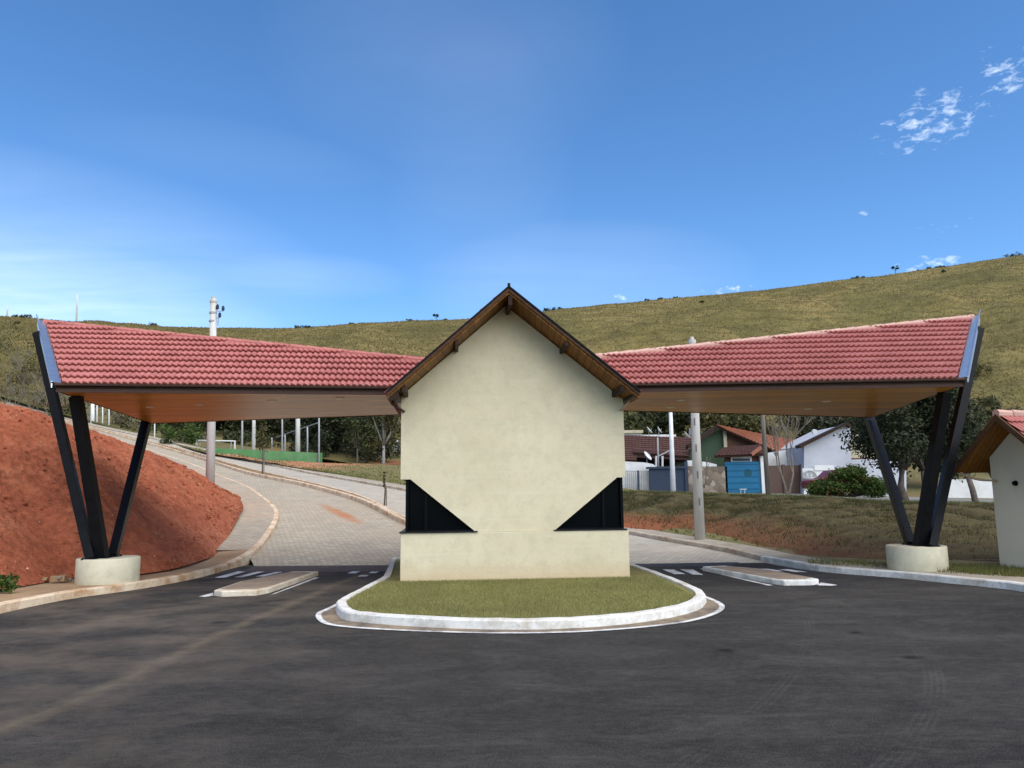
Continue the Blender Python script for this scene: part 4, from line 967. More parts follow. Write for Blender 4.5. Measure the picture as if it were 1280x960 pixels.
pbox(1005, 1040, 585, 618, HY-.75, .22, 'w_white', 'low_wall', h3)
pk_ = MB()
for i in range(12): pk_.beam(W2(1019+i*2, 588, HY-.8), W2(1019+i*2, 581.5, HY-.8), .1, .04)
pk_.build('picket_fence', M['w_white'], h3)
aw = MB(); pts_ = [W2(1012+9*math.cos(t_), 598-9.5*math.sin(t_), HY-.85) for t_ in np.linspace(0, math.pi, 14)]; aw.tube(pts_, .045, 6); aw.tube([pts_[0], pts_[-1]], .09, 6)
for f in (.3, .5, .7): aw.tube([pts_[0].lerp(pts_[-1], f), pts_[int(13*f)]], .03, 5)
aw.build('arched_grille', M['galv'], h3, smooth=True)
MB().disc(W2(1019, 540, HY-1.), (0, 1, .2), .16, .2, 12).build('wall_lamp', M['dish'], h3)
h4 = thing('yard_wall', W2(1095, 618, HY), 'long pale yard wall behind the dark round crowned tree', 'wall')
ppoly([(1063.5, 619), (1133, 621), (1133, 578), (1110, 573), (1063.5, 574.5)], HY-.3, .3, 'w_white_shade', 'wall', h4)
h5 = thing('house', W2(1077, 575, HY+3), 'beige rendered house part above the pale yard wall', 'house')
pbox(1064.5, 1094, 545, 620, HY+2.5, 4, 'w_beige', 'wall', h5); pbox(1063, 1096, 543, 546, HY+2.2, 4.6, 'w_beige', 'roof', h5); pbox(1066, 1092, 572.2, 574, HY+2.35, .2, 'tim', 'ledge', h5)
h6 = thing('yard_wall', W2(1205, 612, HY+2), 'low white wall under the dark tree, left of the service hut', 'wall')
pbox(1180, 1300, 598, 624, HY+2, .3, 'w_white', 'wall', h6); pbox(1180, 1300, 596.8, 598.2, HY+1.95, .4, 'w_beige', 'coping', h6)
bs = thing('stool', W2(925, 617, HY-1), 'tiny white stool in front of the blue garage door', 'stool')
MB().box(W2(928.5, 611.5, HY-1), (.42, .3, .04)).build('seat', M['w_white'], bs)
for i in (-1, 1): MB().beam(W2(928.5+i*2.5, 617.2, HY-1), W2(928.5+i*2.5, 611.8, HY-1), .04).build('leg', M['w_white'], bs)

# small red car behind the bush
cx, cY = 1048, 43.
cb = W2(cx, 618.5, cY); car = thing('parked_car', cb, 'red car mostly hidden behind the round street bush', 'car')
M['car'] = rough_paint('red_car_paint', (.15, .012, .01), .05, 2, .3, bstr=.01); M['rubber'] = rough_paint('tyre_rubber', (.012, .012, .012), .2, 9)
prof = [(-1.75, .35), (-1.8, .62), (-1.7, .82), (-.95, .92), (-.45, 1.36), (.75, 1.38), (1.35, .98), (1.75, .9), (1.8, .5), (1.72, .33)]
MB().prism([cb+Vector((x, -.75, z)) for x, z in prof], Vector((0, 1.5, 0))).build('body', M['car'], car, bevel=.07)
MB().prism([cb+Vector((x, -.765, z)) for x, z in ((-.82, .94), (-.42, 1.28), (.7, 1.3), (1.15, .98))], Vector((0, 1.53, 0))).build('window', M['glass'], car)
for x in (-1.1, 1.1):
    for y in (-.7, .52):
        w_ = MB().disc(cb+Vector((x, y-.09, .31)), (0, 1, 0), .31, .2, 20).build('wheel', M['rubber'], car); MB().disc(cb+Vector((x, y-.1, .31)), (0, 1, 0), .18, .02, 14).build('hubcap', M['galv'], w_)
MB().box(cb+Vector((1.78, 0, .72)), (.06, 1.3, .14)).build('tail_light', M['car'], car)

# ------------------------------------------------------------------ sports court on the left
M['court_green'] = rough_paint('green_court_wall', (.075, .20, .075), .22, .8, dirt=(.16, .24, .13))
cw = thing('court_wall', W2(330, 575, 58), 'long low green painted wall round the sports court', 'wall')
ca_, cb_ = at(399, 566, Y=62.5), at(263, 560.2, Y=56.6); cb_.z = ca_.z+.12
MB().prism([ca_-az*1.6, cb_-az*2.2, cb_, ca_], Vector((.05, .25, 0))).build('wall', M['court_green'], cw)
cc_ = ca_+Vector((-5.5, 20, 0)); MB().prism([ca_-az*1.4, cc_-az*1.4, cc_, ca_], Vector((.25, .05, 0))).build('wall', M['court_green'], cw)
for (px, pb, pt, Y, r0, m, lb, ct, gp) in (
    (303, 562, 515, 58.6, .1, 'galv', 'slim pale fence post on the green wall, left of the thick concrete post', 'post', 'posts round the sports court'),
    (317.5, 562, 505, 62, .2, 'pole', 'thick concrete floodlight post behind the green wall, nearest the goal', 'post', 'posts round the sports court'),
    (353, 564, 510, 60.6, .09, 'galv', 'slim tall fence post on the green wall, standing just left of a leaning fence rail', 'post', 'posts round the sports court'),
    (372.5, 565, 505, 66, .27, 'pole', 'thickest grey concrete post behind the green wall', 'post', 'posts round the sports court'),
    (384.5, 565.5, 533, 70, .1, 'galv', 'short thin post just right of the thickest court post', 'post', 'posts round the sports court'),
    (399, 577, 515, 62.3, .09, 'galv', 'slim pale post at the right end of the green wall', 'post', 'posts round the sports court'),
    (340, 563, 547, 80, .1, 'galv', 'shortest thin post at the far side of the sports court', 'post', 'posts round the sports court'),
    (356.5, 564, 543, 76, .1, 'galv', 'short thin post at the far side of the court beside a tall slim post', 'post', 'posts round the sports court'),
    (116, 533, 505, 84, .3, 'pole_white', 'thick white post by the uphill road behind the black V posts', 'post', 'white posts by the uphill road'),
    (121.5, 534, 505, 84, .09, 'pole_white', 'thin white post next to the thick white roadside post', 'post', 'white posts by the uphill road'),
    (128.5, 535, 505, 83, .09, 'pole_white', 'thin white post in the middle of the uphill roadside posts', 'post', 'white posts by the uphill road'),
    (136.5, 537, 505, 82, .09, 'pole_white', 'thin white post, rightmost of the uphill roadside row', 'post', 'white posts by the uphill road'),
    (193.5, 550, 520, 70, .08, 'pole_white', 'thin white post seen just right of the rear black V post', 'post', 'white posts by the uphill road')):
    post('court_post' if 'court' in gp else 'roadside_post', (px, pb), (px-.3, pt), Y, r0*.8, r0*.64, m, lb, ct, gp, 8, 1.)
fr2 = thing('fence_rail', W2(370, 545, 72), 'sloping thin rail of the court fence against dark trees', 'rail'); MB().beam(W2(345, 546.5, 79), W2(399, 528, 62.4), .07).build('rail', M['galv'], fr2)
gl_ = thing('football_goal', W2(270, 562, 68), 'white football goal frame standing behind the green wall', 'goal')
for px in (245.5, 293.5): MB().tube([W2(px, 566, 68), W2(px, 550.5, 68)], .07, 8).build('goal_post', M['pole_white'], gl_)
MB().tube([W2(245, 550.6, 68), W2(294, 551.4, 68)], .07, 8).build('crossbar', M['pole_white'], gl_)
for px in (250, 289): MB().tube([W2(px-1, 566, 69.6), W2(px, 552, 68.9), W2(px, 551, 68)], .05, 6).build('stay', M['pole_white'], gl_)
# buildings glimpsed between the left trees
hl = thing('house', W2(492, 580, 88), 'pale gable house glimpsed between trees beside the gatehouse', 'house')
ppoly([(484, 582), (500, 582), (508, 572), (508, 556), (496, 551), (484, 570)], 88, 6, 'w_white_shade', 'wall', hl); ppoly([(496, 549.5), (510, 555.5), (510, 558), (496, 552), (482, 572), (481, 569)], 87.6, 7, 'w_white', 'roof', hl)
hl2 = thing('house', W2(420, 575, 92), 'small house with orange roof glimpsed in the dark trees', 'house')
pbox(408, 428, 566, 582, 92, 5, 'w_beige', 'wall', hl2); roof_strip('roof', [W2(405, 567, 91), W2(430, 567, 91), W2(425, 558, 94), W2(410, 558, 94)], 'old_tile', hl2); pbox(410.5, 413, 568.5, 578, 91.9, .1, 'w_white', 'door', hl2)
lw = thing('yard_wall', W2(465, 580, 86), 'low broken white wall under the dark trees left of the gatehouse', 'wall')
for a, b_, c_ in ((424, 436, 573.5), (441, 447, 574.5), (452, 462, 575), (464, 480, 574)): pbox(a, b_, c_, 583, 86, .3, 'w_white', 'wall', lw)
th, b, tp = post('street_lamp', (475, 582), (474.5, 557), 84, .09, .07, 'pole_white', 'small white street lamp among trees left of the gatehouse', 'street lamp')
MB().disc(tp, (0, 0, 1), .28, .22, 10, .12).build('lamp_head', M['dish'], th)
# far poles on the ridge
def ridge_pole(px, pb, pt, Y, lb, arm=True):
    th, b, tp = post('ridge_pole', (px, pb), (px+.4, pt), Y, .24, .2, 'pole', lb, 'utility pole', 'poles along the ridge', 8, 4)
    if arm: MB().beam(tp+Vector((-.5, 0, -.5)), tp+Vector((.9, 0, -.5)), .28).build('crossarm', M['pole'], th)

# ------------------------------------------------------------------ hill
crest_px = [(-500, 372), (-300, 380), (-100, 388), (0, 395), (90, 402), (180, 408), (270, 410), (330, 411), (380, 410), (440, 405), (520, 401), (580, 399), (640, 395), (690, 388), (760, 380.5), (850, 372), (950, 363.5), (1050, 350.5), (1100, 345), (1200, 330), (1280, 319), (1400, 306), (1600, 292), (1900, 280)]
def crest_y(px):
    for (a, b), (c, d) in zip(crest_px, crest_px[1:]):
        if a <= px <= c: return b+(d-b)*(px-a)/(c-a)
    return crest_px[0][1] if px < 0 else crest_px[-1][1]
NA, ND = 420, 120
HV = np.empty((NA, ND+8, 3))
def hill_dc(px): return 205+70*max(0, min(1, (px-300)/800))
HP = []
for i in range(NA):
    px = -480+(1880+480)*i/(NA-1); cy = crest_y(px); dc = hill_dc(px)
    d0r = ray(px, 540); k0 = d0r.x/d0r.y; y0 = 84+10*math.sin(px*.006+1)
    dr_ = ray(px, cy); slope_c = dr_.z/dr_.y
    zb = tz(k0*y0, y0); zb = min(zb, CZ+.085*y0) if px > 200 else zb
    zc = CZ+slope_c*dc
    for j in range(ND+8):
        if j < ND:
            u = j/(ND-1); y = y0+(dc-y0)*u; kx = k0+(dr_.x/dr_.y-k0)*u; x = kx*y
            z = zb-1.2+(zc-zb+1.2)*(.82*u+.18*u*u*(3-2*u)); w = math.sin(math.pi*min(1, u*1.02))
            gx, gy = x*.016, y*.016
            z += w*(fbm((gx*1.6, gy*1.6, 2), 5)*7.0 - abs(noise.noise(Vector((x*.012+y*.006, y*.004-x*.003, 5.))))*8.0*min(1, u*2)) + fbm((x*.09, y*.09, 7), 4)*.55*(.4+.6*w)
        else:
            u = (j-ND+1)/8; y = dc+70*u; kx = dr_.x/dr_.y; x = kx*y; z = zc-.5-u*u*30
        HV[i, j] = (x, y, z)
ix = np.arange(NA*(ND+8)).reshape(NA, ND+8)
HFq = np.stack([ix[:-1, :-1], ix[1:, :-1], ix[1:, 1:], ix[:-1, 1:]], -1).reshape(-1, 4)
t = NT('dry_hill_grass'); n = t.noise(.028, 7, .65); n2 = t.noise(.55, 7, .75, vec=t.mapped(scale=(.6, .6, 2.2)))
col = t.ramp(n, [(.34, (.125, .115, .04)), (.5, (.22, .178, .064)), (.66, (.31, .23, .092))])
col = t.mix(t.math('MULTIPLY', t.ramp(n2, [(.36, 1.), (.54, 0.)]), .65), col, (.11, .10, .032))
col = t.mix(t.math('MULTIPLY', t.ramp(n2, [(.55, 0.), (.75, 1.)]), .5), col, (.34, .26, .12))
col = t.mix(t.math('MULTIPLY', t.ramp(t.noise(.012, 6, .7, vec=t.mapped(loc=(4, 2, 0))), [(.55, 0.), (.68, 1.)]), .6), col, (.085, .095, .028))
sx = t.node('ShaderNodeSeparateXYZ'); t.link(t.pos, sx.inputs[0])
tv = t.math('SINE', t.math('ADD', t.math('MULTIPLY', sx.outputs[2], 2.1), t.math('MULTIPLY', t.noise(.05, 4, .6), 26)))
col = t.mix(t.math('MULTIPLY', t.ramp(tv, [(.5, 0.), (.95, 1.)]), .42), col, (.085, .07, .028))
t.bump(t.math('ADD', n2, t.math('MULTIPLY', t.noise(2.2, 5, .7), .5)), 1., .9)
M['hill'] = t.done(col, .97)
o = np_mesh('hill', HV.reshape(-1, 3), HFq, M['hill'], smooth=True); o['kind'] = 'structure'
# tufts of grass over the hill face
n_t = 200000; fi = rng.uniform(60, NA-40, n_t); fj = rng.uniform(0, 1, n_t)**.9*(ND-1); i0 = fi.astype(int); j0 = np.minimum(fj.astype(int), ND-2); fu, fv = (fi-i0)[:, None], (fj-j0)[:, None]
tp_ = HV[i0, j0]*(1-fu)*(1-fv)+HV[i0+1, j0]*fu*(1-fv)+HV[i0, j0+1]*(1-fu)*fv+HV[i0+1, j0+1]*fu*fv
blades('hill_grass', tp_, .3, .3, M['hill_blade'], .8, 5)
def hill_pt(px, u=1.):
    i = int(round((px+480)/(1880+480)*(NA-1))); j = int(u*(ND-1)); return Vector(HV[i, j])
for (px, pt, lb, d_) in ((96, 368, 'tallest thin pole on the left ridge', 205), (9, 382, 'short leaning pole at the left end of the ridge', 205), (160, 402, 'faint tiny pole on the ridge right of the tallest one', 205)):
    q = hill_pt(px); pb = 480-(((q-CAM).dot(upv))/((q-CAM).dot(fw)))*F; ridge_pole(px, pb, pt, q.y, lb, px != 160)

# ------------------------------------------------------------------ vegetation
M['leaf_dark'] = leaf_mat('dark_leaf', (.034, .043, .018), .5, (.07, .078, .032), .15)
M['leaf_mid'] = leaf_mat('mid_leaf', (.05, .062, .02), .5, (.10, .105, .035), .2)
M['leaf_olive'] = leaf_mat('olive_leaf', (.085, .08, .028), .5, (.16, .135, .05), .2)
M['leaf_bush'] = leaf_mat('fresh_bush_leaf', (.055, .095, .018), .5, (.12, .16, .03), .3)
M['leaf_dry'] = leaf_mat('dry_leaf', (.13, .11, .05), .45, (.21, .17, .085), .2)
M['flower'] = leaf_mat('reddish_petal', (.16, .07, .03), .4, (.24, .10, .04), .2)
t = NT('bark'); M['bark'] = t.done(t.ramp(t.noise(9, 6, .7), [(.3, (.07, .055, .042)), (.7, (.16, .135, .11))]), .95)
t = NT('pale_bark'); M['bark_pale'] = t.done(t.ramp(t.noise(6, 6, .7), [(.3, (.22, .20, .17)), (.7, (.38, .35, .31))]), .95)
t = NT('twig'); M['twig'] = t.done(t.ramp(t.noise(6, 6, .7), [(.3, (.12, .10, .075)), (.7, (.22, .19, .145))]), .95)
def leaf_cloud(name, cl, n, size, m, parent, seed, flat=.0, asp=.55):
    """n leaves spread through clumps cl = [(centre, radii)]; size = leaf length"""
    r = np.random.default_rng(seed); C_ = np.array([list(c) for c, _ in cl]); R_ = np.array([list(q) for _, q in cl])
    w = R_.prod(1)**.7; k = r.choice(len(cl), n, p=w/w.sum())
    d = r.normal(size=(n, 3)); d /= np.linalg.norm(d, axis=1)[:, None]; rad = r.uniform(0, 1, n)**.42*(1+.18*r.normal(size=n))
    P = C_[k]+d*R_[k]*rad[:, None]
    nr = d*.8+r.normal(size=(n, 3))*.7+np.array([0, 0, .5]); nr /= np.linalg.norm(nr, axis=1)[:, None]
    a = np.cross(nr, r.normal(size=(n, 3))); a /= np.linalg.norm(a, axis=1)[:, None]; b_ = np.cross(nr, a)
    s_ = size*r.uniform(.55, 1.35, n)[:, None]
    V = np.stack([P-a*s_*.5, P+b_*s_*asp*.5-a*s_*.05, P+a*s_*.5+nr*s_*.08, P-b_*s_*asp*.5-a*s_*.05], 1).reshape(-1, 3)
    return np_mesh(name, V, np.arange(4*n).reshape(n, 4), M[m], parent)
def tree(name, base, H, rx, rz, label, leaf, n, size, bark='bark', trunk_r=.16, group=None, cat='tree', nclump=16, lean=(0, 0), low=.25, seed=1, stems=1, clump=.42, ry=None):
    r = random.Random(seed); base = Vector(base); th = thing(name, base, label, cat, group); ry = ry or rx
    cc = base+Vector((lean[0], lean[1], H-rz)); cl = []
    for i in range(nclump):
        for _ in range(40):
            p = Vector((r.uniform(-1, 1), r.uniform(-1, 1), r.uniform(-1, 1)))
            if .2 < p.length < .95: break
        c = cc+Vector((p.x*rx*.8, p.y*ry*.8, p.z*rz*.8)); q = clump*r.uniform(.55, 1.15)
        cl.append((c, (rx*q, ry*q, rz*q*.85)))
    tr = MB(); fork = base.lerp(cc, .55*low+.15)
    for s_ in range(stems):
        o_ = Vector((r.uniform(-1, 1), r.uniform(-.5, .5), 0))*trunk_r*(1.6 if stems > 1 else 0); f2 = fork+o_*1.8
        tr.tube([base+o_-az*.4, base+o_*1.2+(f2-base)*.5, f2], [trunk_r*1.15, trunk_r*.9, trunk_r*.75], 8)
        for c, q in cl[s_::stems][:9]:
            m_ = f2.lerp(c, .5)+Vector((r.uniform(-.2, .2)*rx, r.uniform(-.2, .2)*rx, r.uniform(0, .2)*rz)); tr.tube([f2-az*.05, m_, c], [trunk_r*.55, trunk_r*.3, trunk_r*.1], 5)
    tr.build('trunk', M[bark], th, smooth=True); leaf_cloud('crown', cl, n, size, leaf, th, seed)
    return th
def bare_tree(name, base, H, spread, label, m, r0, seed, group=None, depth=5, stems=2, cat='bare tree', fork_h=.3, extra=None):
    r = random.Random(seed); base = Vector(base); th = thing(name, base, label, cat, group); tr, tw = MB(), MB()
    def grow(p, d, L, rad, k):
        q = p+d*L*.5+Vector((r.uniform(-1, 1), r.uniform(-1, 1), r.uniform(-.3, .6)))*L*.06; e = q+d*L*.5+Vector((r.uniform(-1, 1), r.uniform(-1, 1), r.uniform(0, .8)))*L*.1
        (tr if k >= depth-2 else tw).tube([p, q, e], [rad, rad*.85, rad*.68], 6 if k > 2 else 4, cap=False)
        if k == 0: return
        for _ in range(r.choice((2, 3, 3) if k < depth else (2, 3))):
            nd = (d+Vector((r.uniform(-1, 1)*spread, r.uniform(-1, 1)*spread, r.uniform(-.1, .75)))*.75).normalized(); grow(e, nd, L*r.uniform(.6, .85), rad*.6, k-1)
    for s_ in range(stems):
        d = Vector(((s_-(stems-1)/2)*.5+r.uniform(-.08, .08), r.uniform(-.1, .1), 1)).normalized(); grow(base-az*.2, d, H*fork_h, r0, depth)
    tr.build('trunk', M[m], th, smooth=True); tw.build('twigs', M['twig' if m != 'bark_pale' else 'bark_pale'], th, smooth=True)
    return th
def ground_pt(px, Y, dz=0.):
    d = ray(px, 600); x = d.x/d.y*Y; return Vector((x, Y, tz(x, Y)+dz))
# the big dark tree and its companion on the right
tb = at(1146, 630, Y=26.5)
tree('round_tree', tb, 4.75, 2.55, 1.95, 'broad dark green tree with forked trunk at the top of the grass bank', 'leaf_dark', 24000, .13, trunk_r=.13, nclump=30, lean=(.35, .5), seed=4, stems=2, low=.5, clump=.36)
tb = at(1222, 630, Y=30)
tree('round_tree', tb, 5.4, 1.35, 2.3, 'narrow dark tree between the right black posts and the service hut', 'leaf_mid', 7000, .17, trunk_r=.12, nclump=20, lean=(-.2, 1), seed=9, low=.4, clump=.4)
# bush
bb = W2(1062, 619, 38.)
th = thing('street_bush', bb, 'wide leafy green bush with reddish flowers in front of the red car', 'bush'); r_ = random.Random(5); cl = []
for i in range(30):
    a_ = -1+2*i/29; cl.append((bb+Vector((a_*1.6, r_.uniform(-.6, .6), .18+(1.05-a_*a_)*r_.uniform(0, .98))), (.46, .45, .34)))
leaf_cloud('foliage', cl, 15000, .13, 'leaf_bush', th, 3); leaf_cloud('red_flowers', [(c+Vector((0, -.2, -.15)), q) for c, q in cl[:9]], 160, .12, 'flower', th, 8)  # a few reddish flowers set among the green leaves
st = MB()
for c, q in cl: st.tube([bb-az*.1, bb.lerp(c, .6)+Vector((0, 0, -.1)), c], [.03, .02, .008], 5)
st.build('stems', M['bark'], th)
bare_tree('bare_tree', W2(985, 619, 44), 4.6, .5, 'pale bare tree with forked trunk before the brown gate', 'twig', .085, 12, None, 5, 2)
bare_tree('bare_tree', W2(985, 560, 66), 6.4, .8, 'wide grey bare tree rising behind the orange roof', 'twig', .14, 21, None, 6, 3, fork_h=.22)
bare_tree('bare_tree', W2(1040, 560, 70), 6.6, .8, 'grey bare tree rising behind the tall white gable', 'twig', .13, 33, None, 6, 2, fork_h=.24)
bare_tree('sapling', W2(880, 606, 48), 2.3, .35, 'thin dark sapling growing before the stone wall', 'bark', .05, 3, None, 3, 2, 'sapling')
# young street trees with stakes
def young(px, pb, pt, Y, lb, leafy, seed):
    b = at(px, pb, Y=Y); t_ = at(px, pt, Y=Y); th = thing('young_tree', b, lb, 'young tree', 'young trees beside the paved road'); H = (t_-b).length
    MB().tube([b-az*.1, b.lerp(t_, .5)+Vector((.03, 0, 0)), t_], [.035, .025, .008], 6).build('trunk', M['bark'], th, smooth=True)
    MB().tube([b+Vector((.08, 0, -.1)), b+Vector((.06, 0, H*.55))], .025, 6).build('stake', M['twig'], th)
    leaf_cloud('crown', [(b.lerp(t_, f), (.22*leafy+.05, .22*leafy+.05, H*.13)) for f in (.55, .68, .8, .92)], int(380*leafy)+40, .13, 'leaf_olive', th, seed)
young(328, 590, 530, 40.5, 'young slender tree with narrow green crown before the green wall', 1.3, 3)
young(480.5, 631, 590, 29.2, 'thin leafless young tree with stake beside the gatehouse', .02, 5)
# trees behind the houses and behind the court
kinds = [('leaf_dark', 'dark evergreen'), ('leaf_mid', 'mid green'), ('leaf_olive', 'olive green')]
def wood_tree(px, Y, top, w, kind, lb, grp, seed, bot=.35, n=2600, size=.42):
    b = ground_pt(px, Y); tp = W2(px, top, Y); H = max(3., tp.z-b.z); rz = H*(.5-bot*.3)
    return tree('leafy_tree', b, H, w, rz, lb, kinds[kind][0], n, size, trunk_r=.18, group=grp, nclump=14, seed=seed, low=bot)
GR, GLf = 'trees behind the houses', 'trees behind the sports court'
for k, (px, Y, top, w, kd, lb) in enumerate(((792, 74, 478, 4.2, 1, 'mid green tree just right of the gatehouse wall, behind the white flat roof'), (828, 78, 486, 4.2, 0, 'dark tree behind the thin whitewashed pole'), (868, 76, 490, 3.6, 2, 'olive tree behind the tall bare concrete pole'), (905, 82, 494, 4.2, 1, 'mid green tree behind the green gable'), (938, 80, 498, 3.8, 2, 'olive tree behind the weathered timber pole'), (1012, 84, 498, 4., 0, 'dark tree behind the two bare grey trees'), (1062, 70, 500, 3.8, 0, 'dark tree rising behind the beige house'), (1108, 66, 492, 4.2, 1, 'mid green tree hidden behind the broad dark tree'), (1165, 62, 486, 4., 0, 'dark tree seen between the right black posts'), (1243, 60, 470, 3.2, 2, 'olive bushy tree just above the service hut roof'))):
    wood_tree(px, Y, top, w, kd, lb, GR, 40+k, .0, 4200, .4)
for k, (px, Y, top, w, kd, lb) in enumerate(((205, 92, 508, 4., 2, 'olive tree behind the thin white post by the rear V post'), (250, 90, 500, 4.6, 0, 'dark tree behind the left half of the football goal'), (285, 94, 496, 4.6, 0, 'dark tree behind the right half of the football goal'), (318, 88, 498, 4.4, 1, 'mid green tree behind the thick floodlight post'), (348, 96, 492, 4.6, 0, 'dark tree behind the sloping fence rail'), (383, 90, 495, 4.4, 0, 'dark tree behind the thickest grey court post'), (412, 86, 488, 4.4, 0, 'dark tree at the right end of the green wall'), (438, 84, 486, 4.2, 0, 'dark tree behind the low broken white wall'), (462, 90, 484, 4.2, 1, 'mid green tree behind the small white street lamp'))):
    wood_tree(px, Y, top, w*1.1, kd, lb, GLf, 70+k, -.05, 5200, .42)
tree('leafy_tree', ground_pt(479, 74), 8.6, 3., 3.9, 'airy olive tree with pale trunk beside the gatehouse wall', 'leaf_olive', 3000, .3, 'bark_pale', .17, GLf, seed=91, nclump=18, low=.5, clump=.3)
tree('leafy_tree', ground_pt(446, 72), 5.2, 1.6, 1.9, 'slim young tree standing before the dark trees', 'leaf_mid', 1200, .3, 'bark', .08, GLf, seed=93, nclump=9, low=.6, clump=.35)
# scrub on the left slope
def scrub(px, py, Y, r, kind, lb, seed, grp='shrubs on the left slope', n=900, size=.3):
    b = W2(px, py, Y); b.z -= r*.3; th = thing('shrub', b, lb, 'shrub', grp); rr = random.Random(seed); cl = []
    for i in range(9): cl.append((b+Vector((rr.uniform(-.8, .8)*r, rr.uniform(-.6, .6)*r, rr.uniform(.1, 1.1)*r)), (r*rr.uniform(.25, .45),)*3))
    st = MB()
    for c, q in cl: st.tube([b-az*.5, b.lerp(c, .5)+Vector((0, 0, .1)), c+(c-b)*.3], [.05, .03, .012], 5)
    st.build('stems', M['twig'], th); leaf_cloud('foliage', cl, n, size, kind, th, seed); return th
for k, (px, py, Y, r, kd, lb) in enumerate(((22, 440, 120, 4.5, 'leaf_mid', 'dark round shrub highest on the left slope'), (8, 490, 112, 3.4, 'leaf_dry', 'dry shrub at the left edge above the red mound'), (40, 505, 104, 3., 'leaf_olive', 'olive shrub low on the left slope near the outer black post'), (58, 470, 112, 3.2, 'leaf_dry', 'dry shrub halfway up beside the outer black post'), (36, 470, 116, 2.6, 'leaf_olive', 'small olive shrub between two dry shrubs'), (80, 520, 92, 2.4, 'leaf_olive', 'olive shrub behind the leaning outer black post'), (150, 525, 88, 3.2, 'leaf_dry', 'dry shrub right of the uphill roadside posts'), (172, 535, 82, 2.6, 'leaf_olive', 'olive shrub just left of the rear black post'), (100, 505, 100, 3., 'leaf_dry', 'dry shrub seen between the front black posts'), (225, 549, 66, 1.8, 'leaf_bush', 'bright green low bush left of the football goal'), (210, 545, 74, 2.2, 'leaf_mid', 'green bush at the roadside right of the rear black post'))):
    scrub(px, py, Y, r, kd, lb, 120+k)
for k in range(16):
    px = [-5, 18, 30, 48, 66, 84, 10, 26, 52, 74, 112, 140, 160, 64, 40, 6][k]; py = [500, 505, 488, 496, 505, 508, 470, 455, 482, 490, 518, 528, 540, 515, 516, 498][k]
    bare_tree('dry_scrub', W2(px, py+6, 112-(py-455)*.32), 4.2, 1., 'leafless dry scrub on the left slope above the red mound', 'twig', .06, 200+k, 'dry scrub on the left slope', 3, 3, 'dry scrub', .28)
for k in range(15):
    px = 232+k*19; scrub(px, 566+(k%3)*3+max(0, k-8)*1.2, 80+4*(k % 4), 2.5+.5*(k % 2), ('leaf_dark', 'leaf_mid', 'leaf_dark')[k % 3], 'dark undergrowth shrub beneath the trees behind the sports court', 160+k, 'undergrowth behind the sports court', 1300, .36)
# shrubs on the right of the hill, below the flashing
for k, (px, u, r, kd, lb) in enumerate(((1238, .12, 2.4, 'leaf_mid', 'green shrub on the lower hill right of the right canopy'), (1225, .2, 2., 'leaf_olive', 'olive shrub on the hill close to the right outer black post'), (1270, .1, 2.4, 'leaf_dry', 'dry shrub on the lower hill above the service hut'))):
    q = hill_pt(px, u); b = q; th = thing('shrub', b, lb, 'shrub', 'shrubs on the lower hill'); rr = random.Random(k); cl = [(b+Vector((rr.uniform(-.8, .8)*r, rr.uniform(-.6, .6)*r, rr.uniform(.1, 1.)*r)), (r*rr.uniform(.28, .45),)*3) for i in range(8)]
    leaf_cloud('foliage', cl, 800, .35, kd, th, 300+k); s2 = MB()
    for c, q2 in cl: s2.tube([b-az*.4, c], [.06, .02], 5)
    s2.build('stems', M['twig'], th)
for k in range(13):
    q = hill_pt(rng.uniform(-40, 1330), rng.uniform(.15, .95)); r = rng.uniform(.5, 1.3); th = thing('hill_shrub', q, 'small dark shrub scattered on the open grass of the hillside', 'shrub', 'shrubs scattered on the hillside')
    leaf_cloud('foliage', [(q+Vector((rng.uniform(-.7, .7)*r, rng.uniform(-.5, .5)*r, rng.uniform(.1, .6)*r)), (r*.6, r*.6, r*.45)) for _ in range(4)], 220, .4, ('leaf_mid', 'leaf_olive')[k % 2], th, 500+k)
# bushes along the skyline
ridge = [(20, 1.2), (34, 1.8), (110, .7), (378, 1.5), (386, 1.1), (511, .9), (556, .8), (686, 1.6), (694, 1.9), (702, 1.2), (812, 1.4), (824, 1.), (843, .9), (1068, 1.6), (1082, 1.1), (1163, 1.3), (1176, 1.1), (1262, 1.8), (1272, 2.), (1150, .8), (440, .9)]
for k, (px, r) in enumerate(ridge):
    b = hill_pt(px)-az*r*.35; th = thing('ridge_bush', b, 'small dark bush on the skyline of the grassy hill', 'bush', 'bushes along the skyline'); rr = random.Random(k)
    cl = [(b+Vector((rr.uniform(-1, 1)*r*.9, rr.uniform(-.5, .5)*r, rr.uniform(.1, .7)*r)), (r*rr.uniform(.3, .55), r*.4, r*rr.uniform(.2, .4))) for i in range(6)]
    leaf_cloud('foliage', cl, 260, .45, 'leaf_mid', th, 400+k)
b = hill_pt(1117); tree('lone_tree', b, 3.4, 1.3, 1., 'lone small tree standing on the right skyline', 'leaf_dark', 420, .42, trunk_r=.11, nclump=6, seed=77, low=.6)
b = hill_pt(545); tree('lone_tree', b, 2.3, 1.1, .8, 'lone small round tree on the skyline left of the gatehouse apex', 'leaf_dark', 300, .4, trunk_r=.1, nclump=5, seed=78, low=.5)
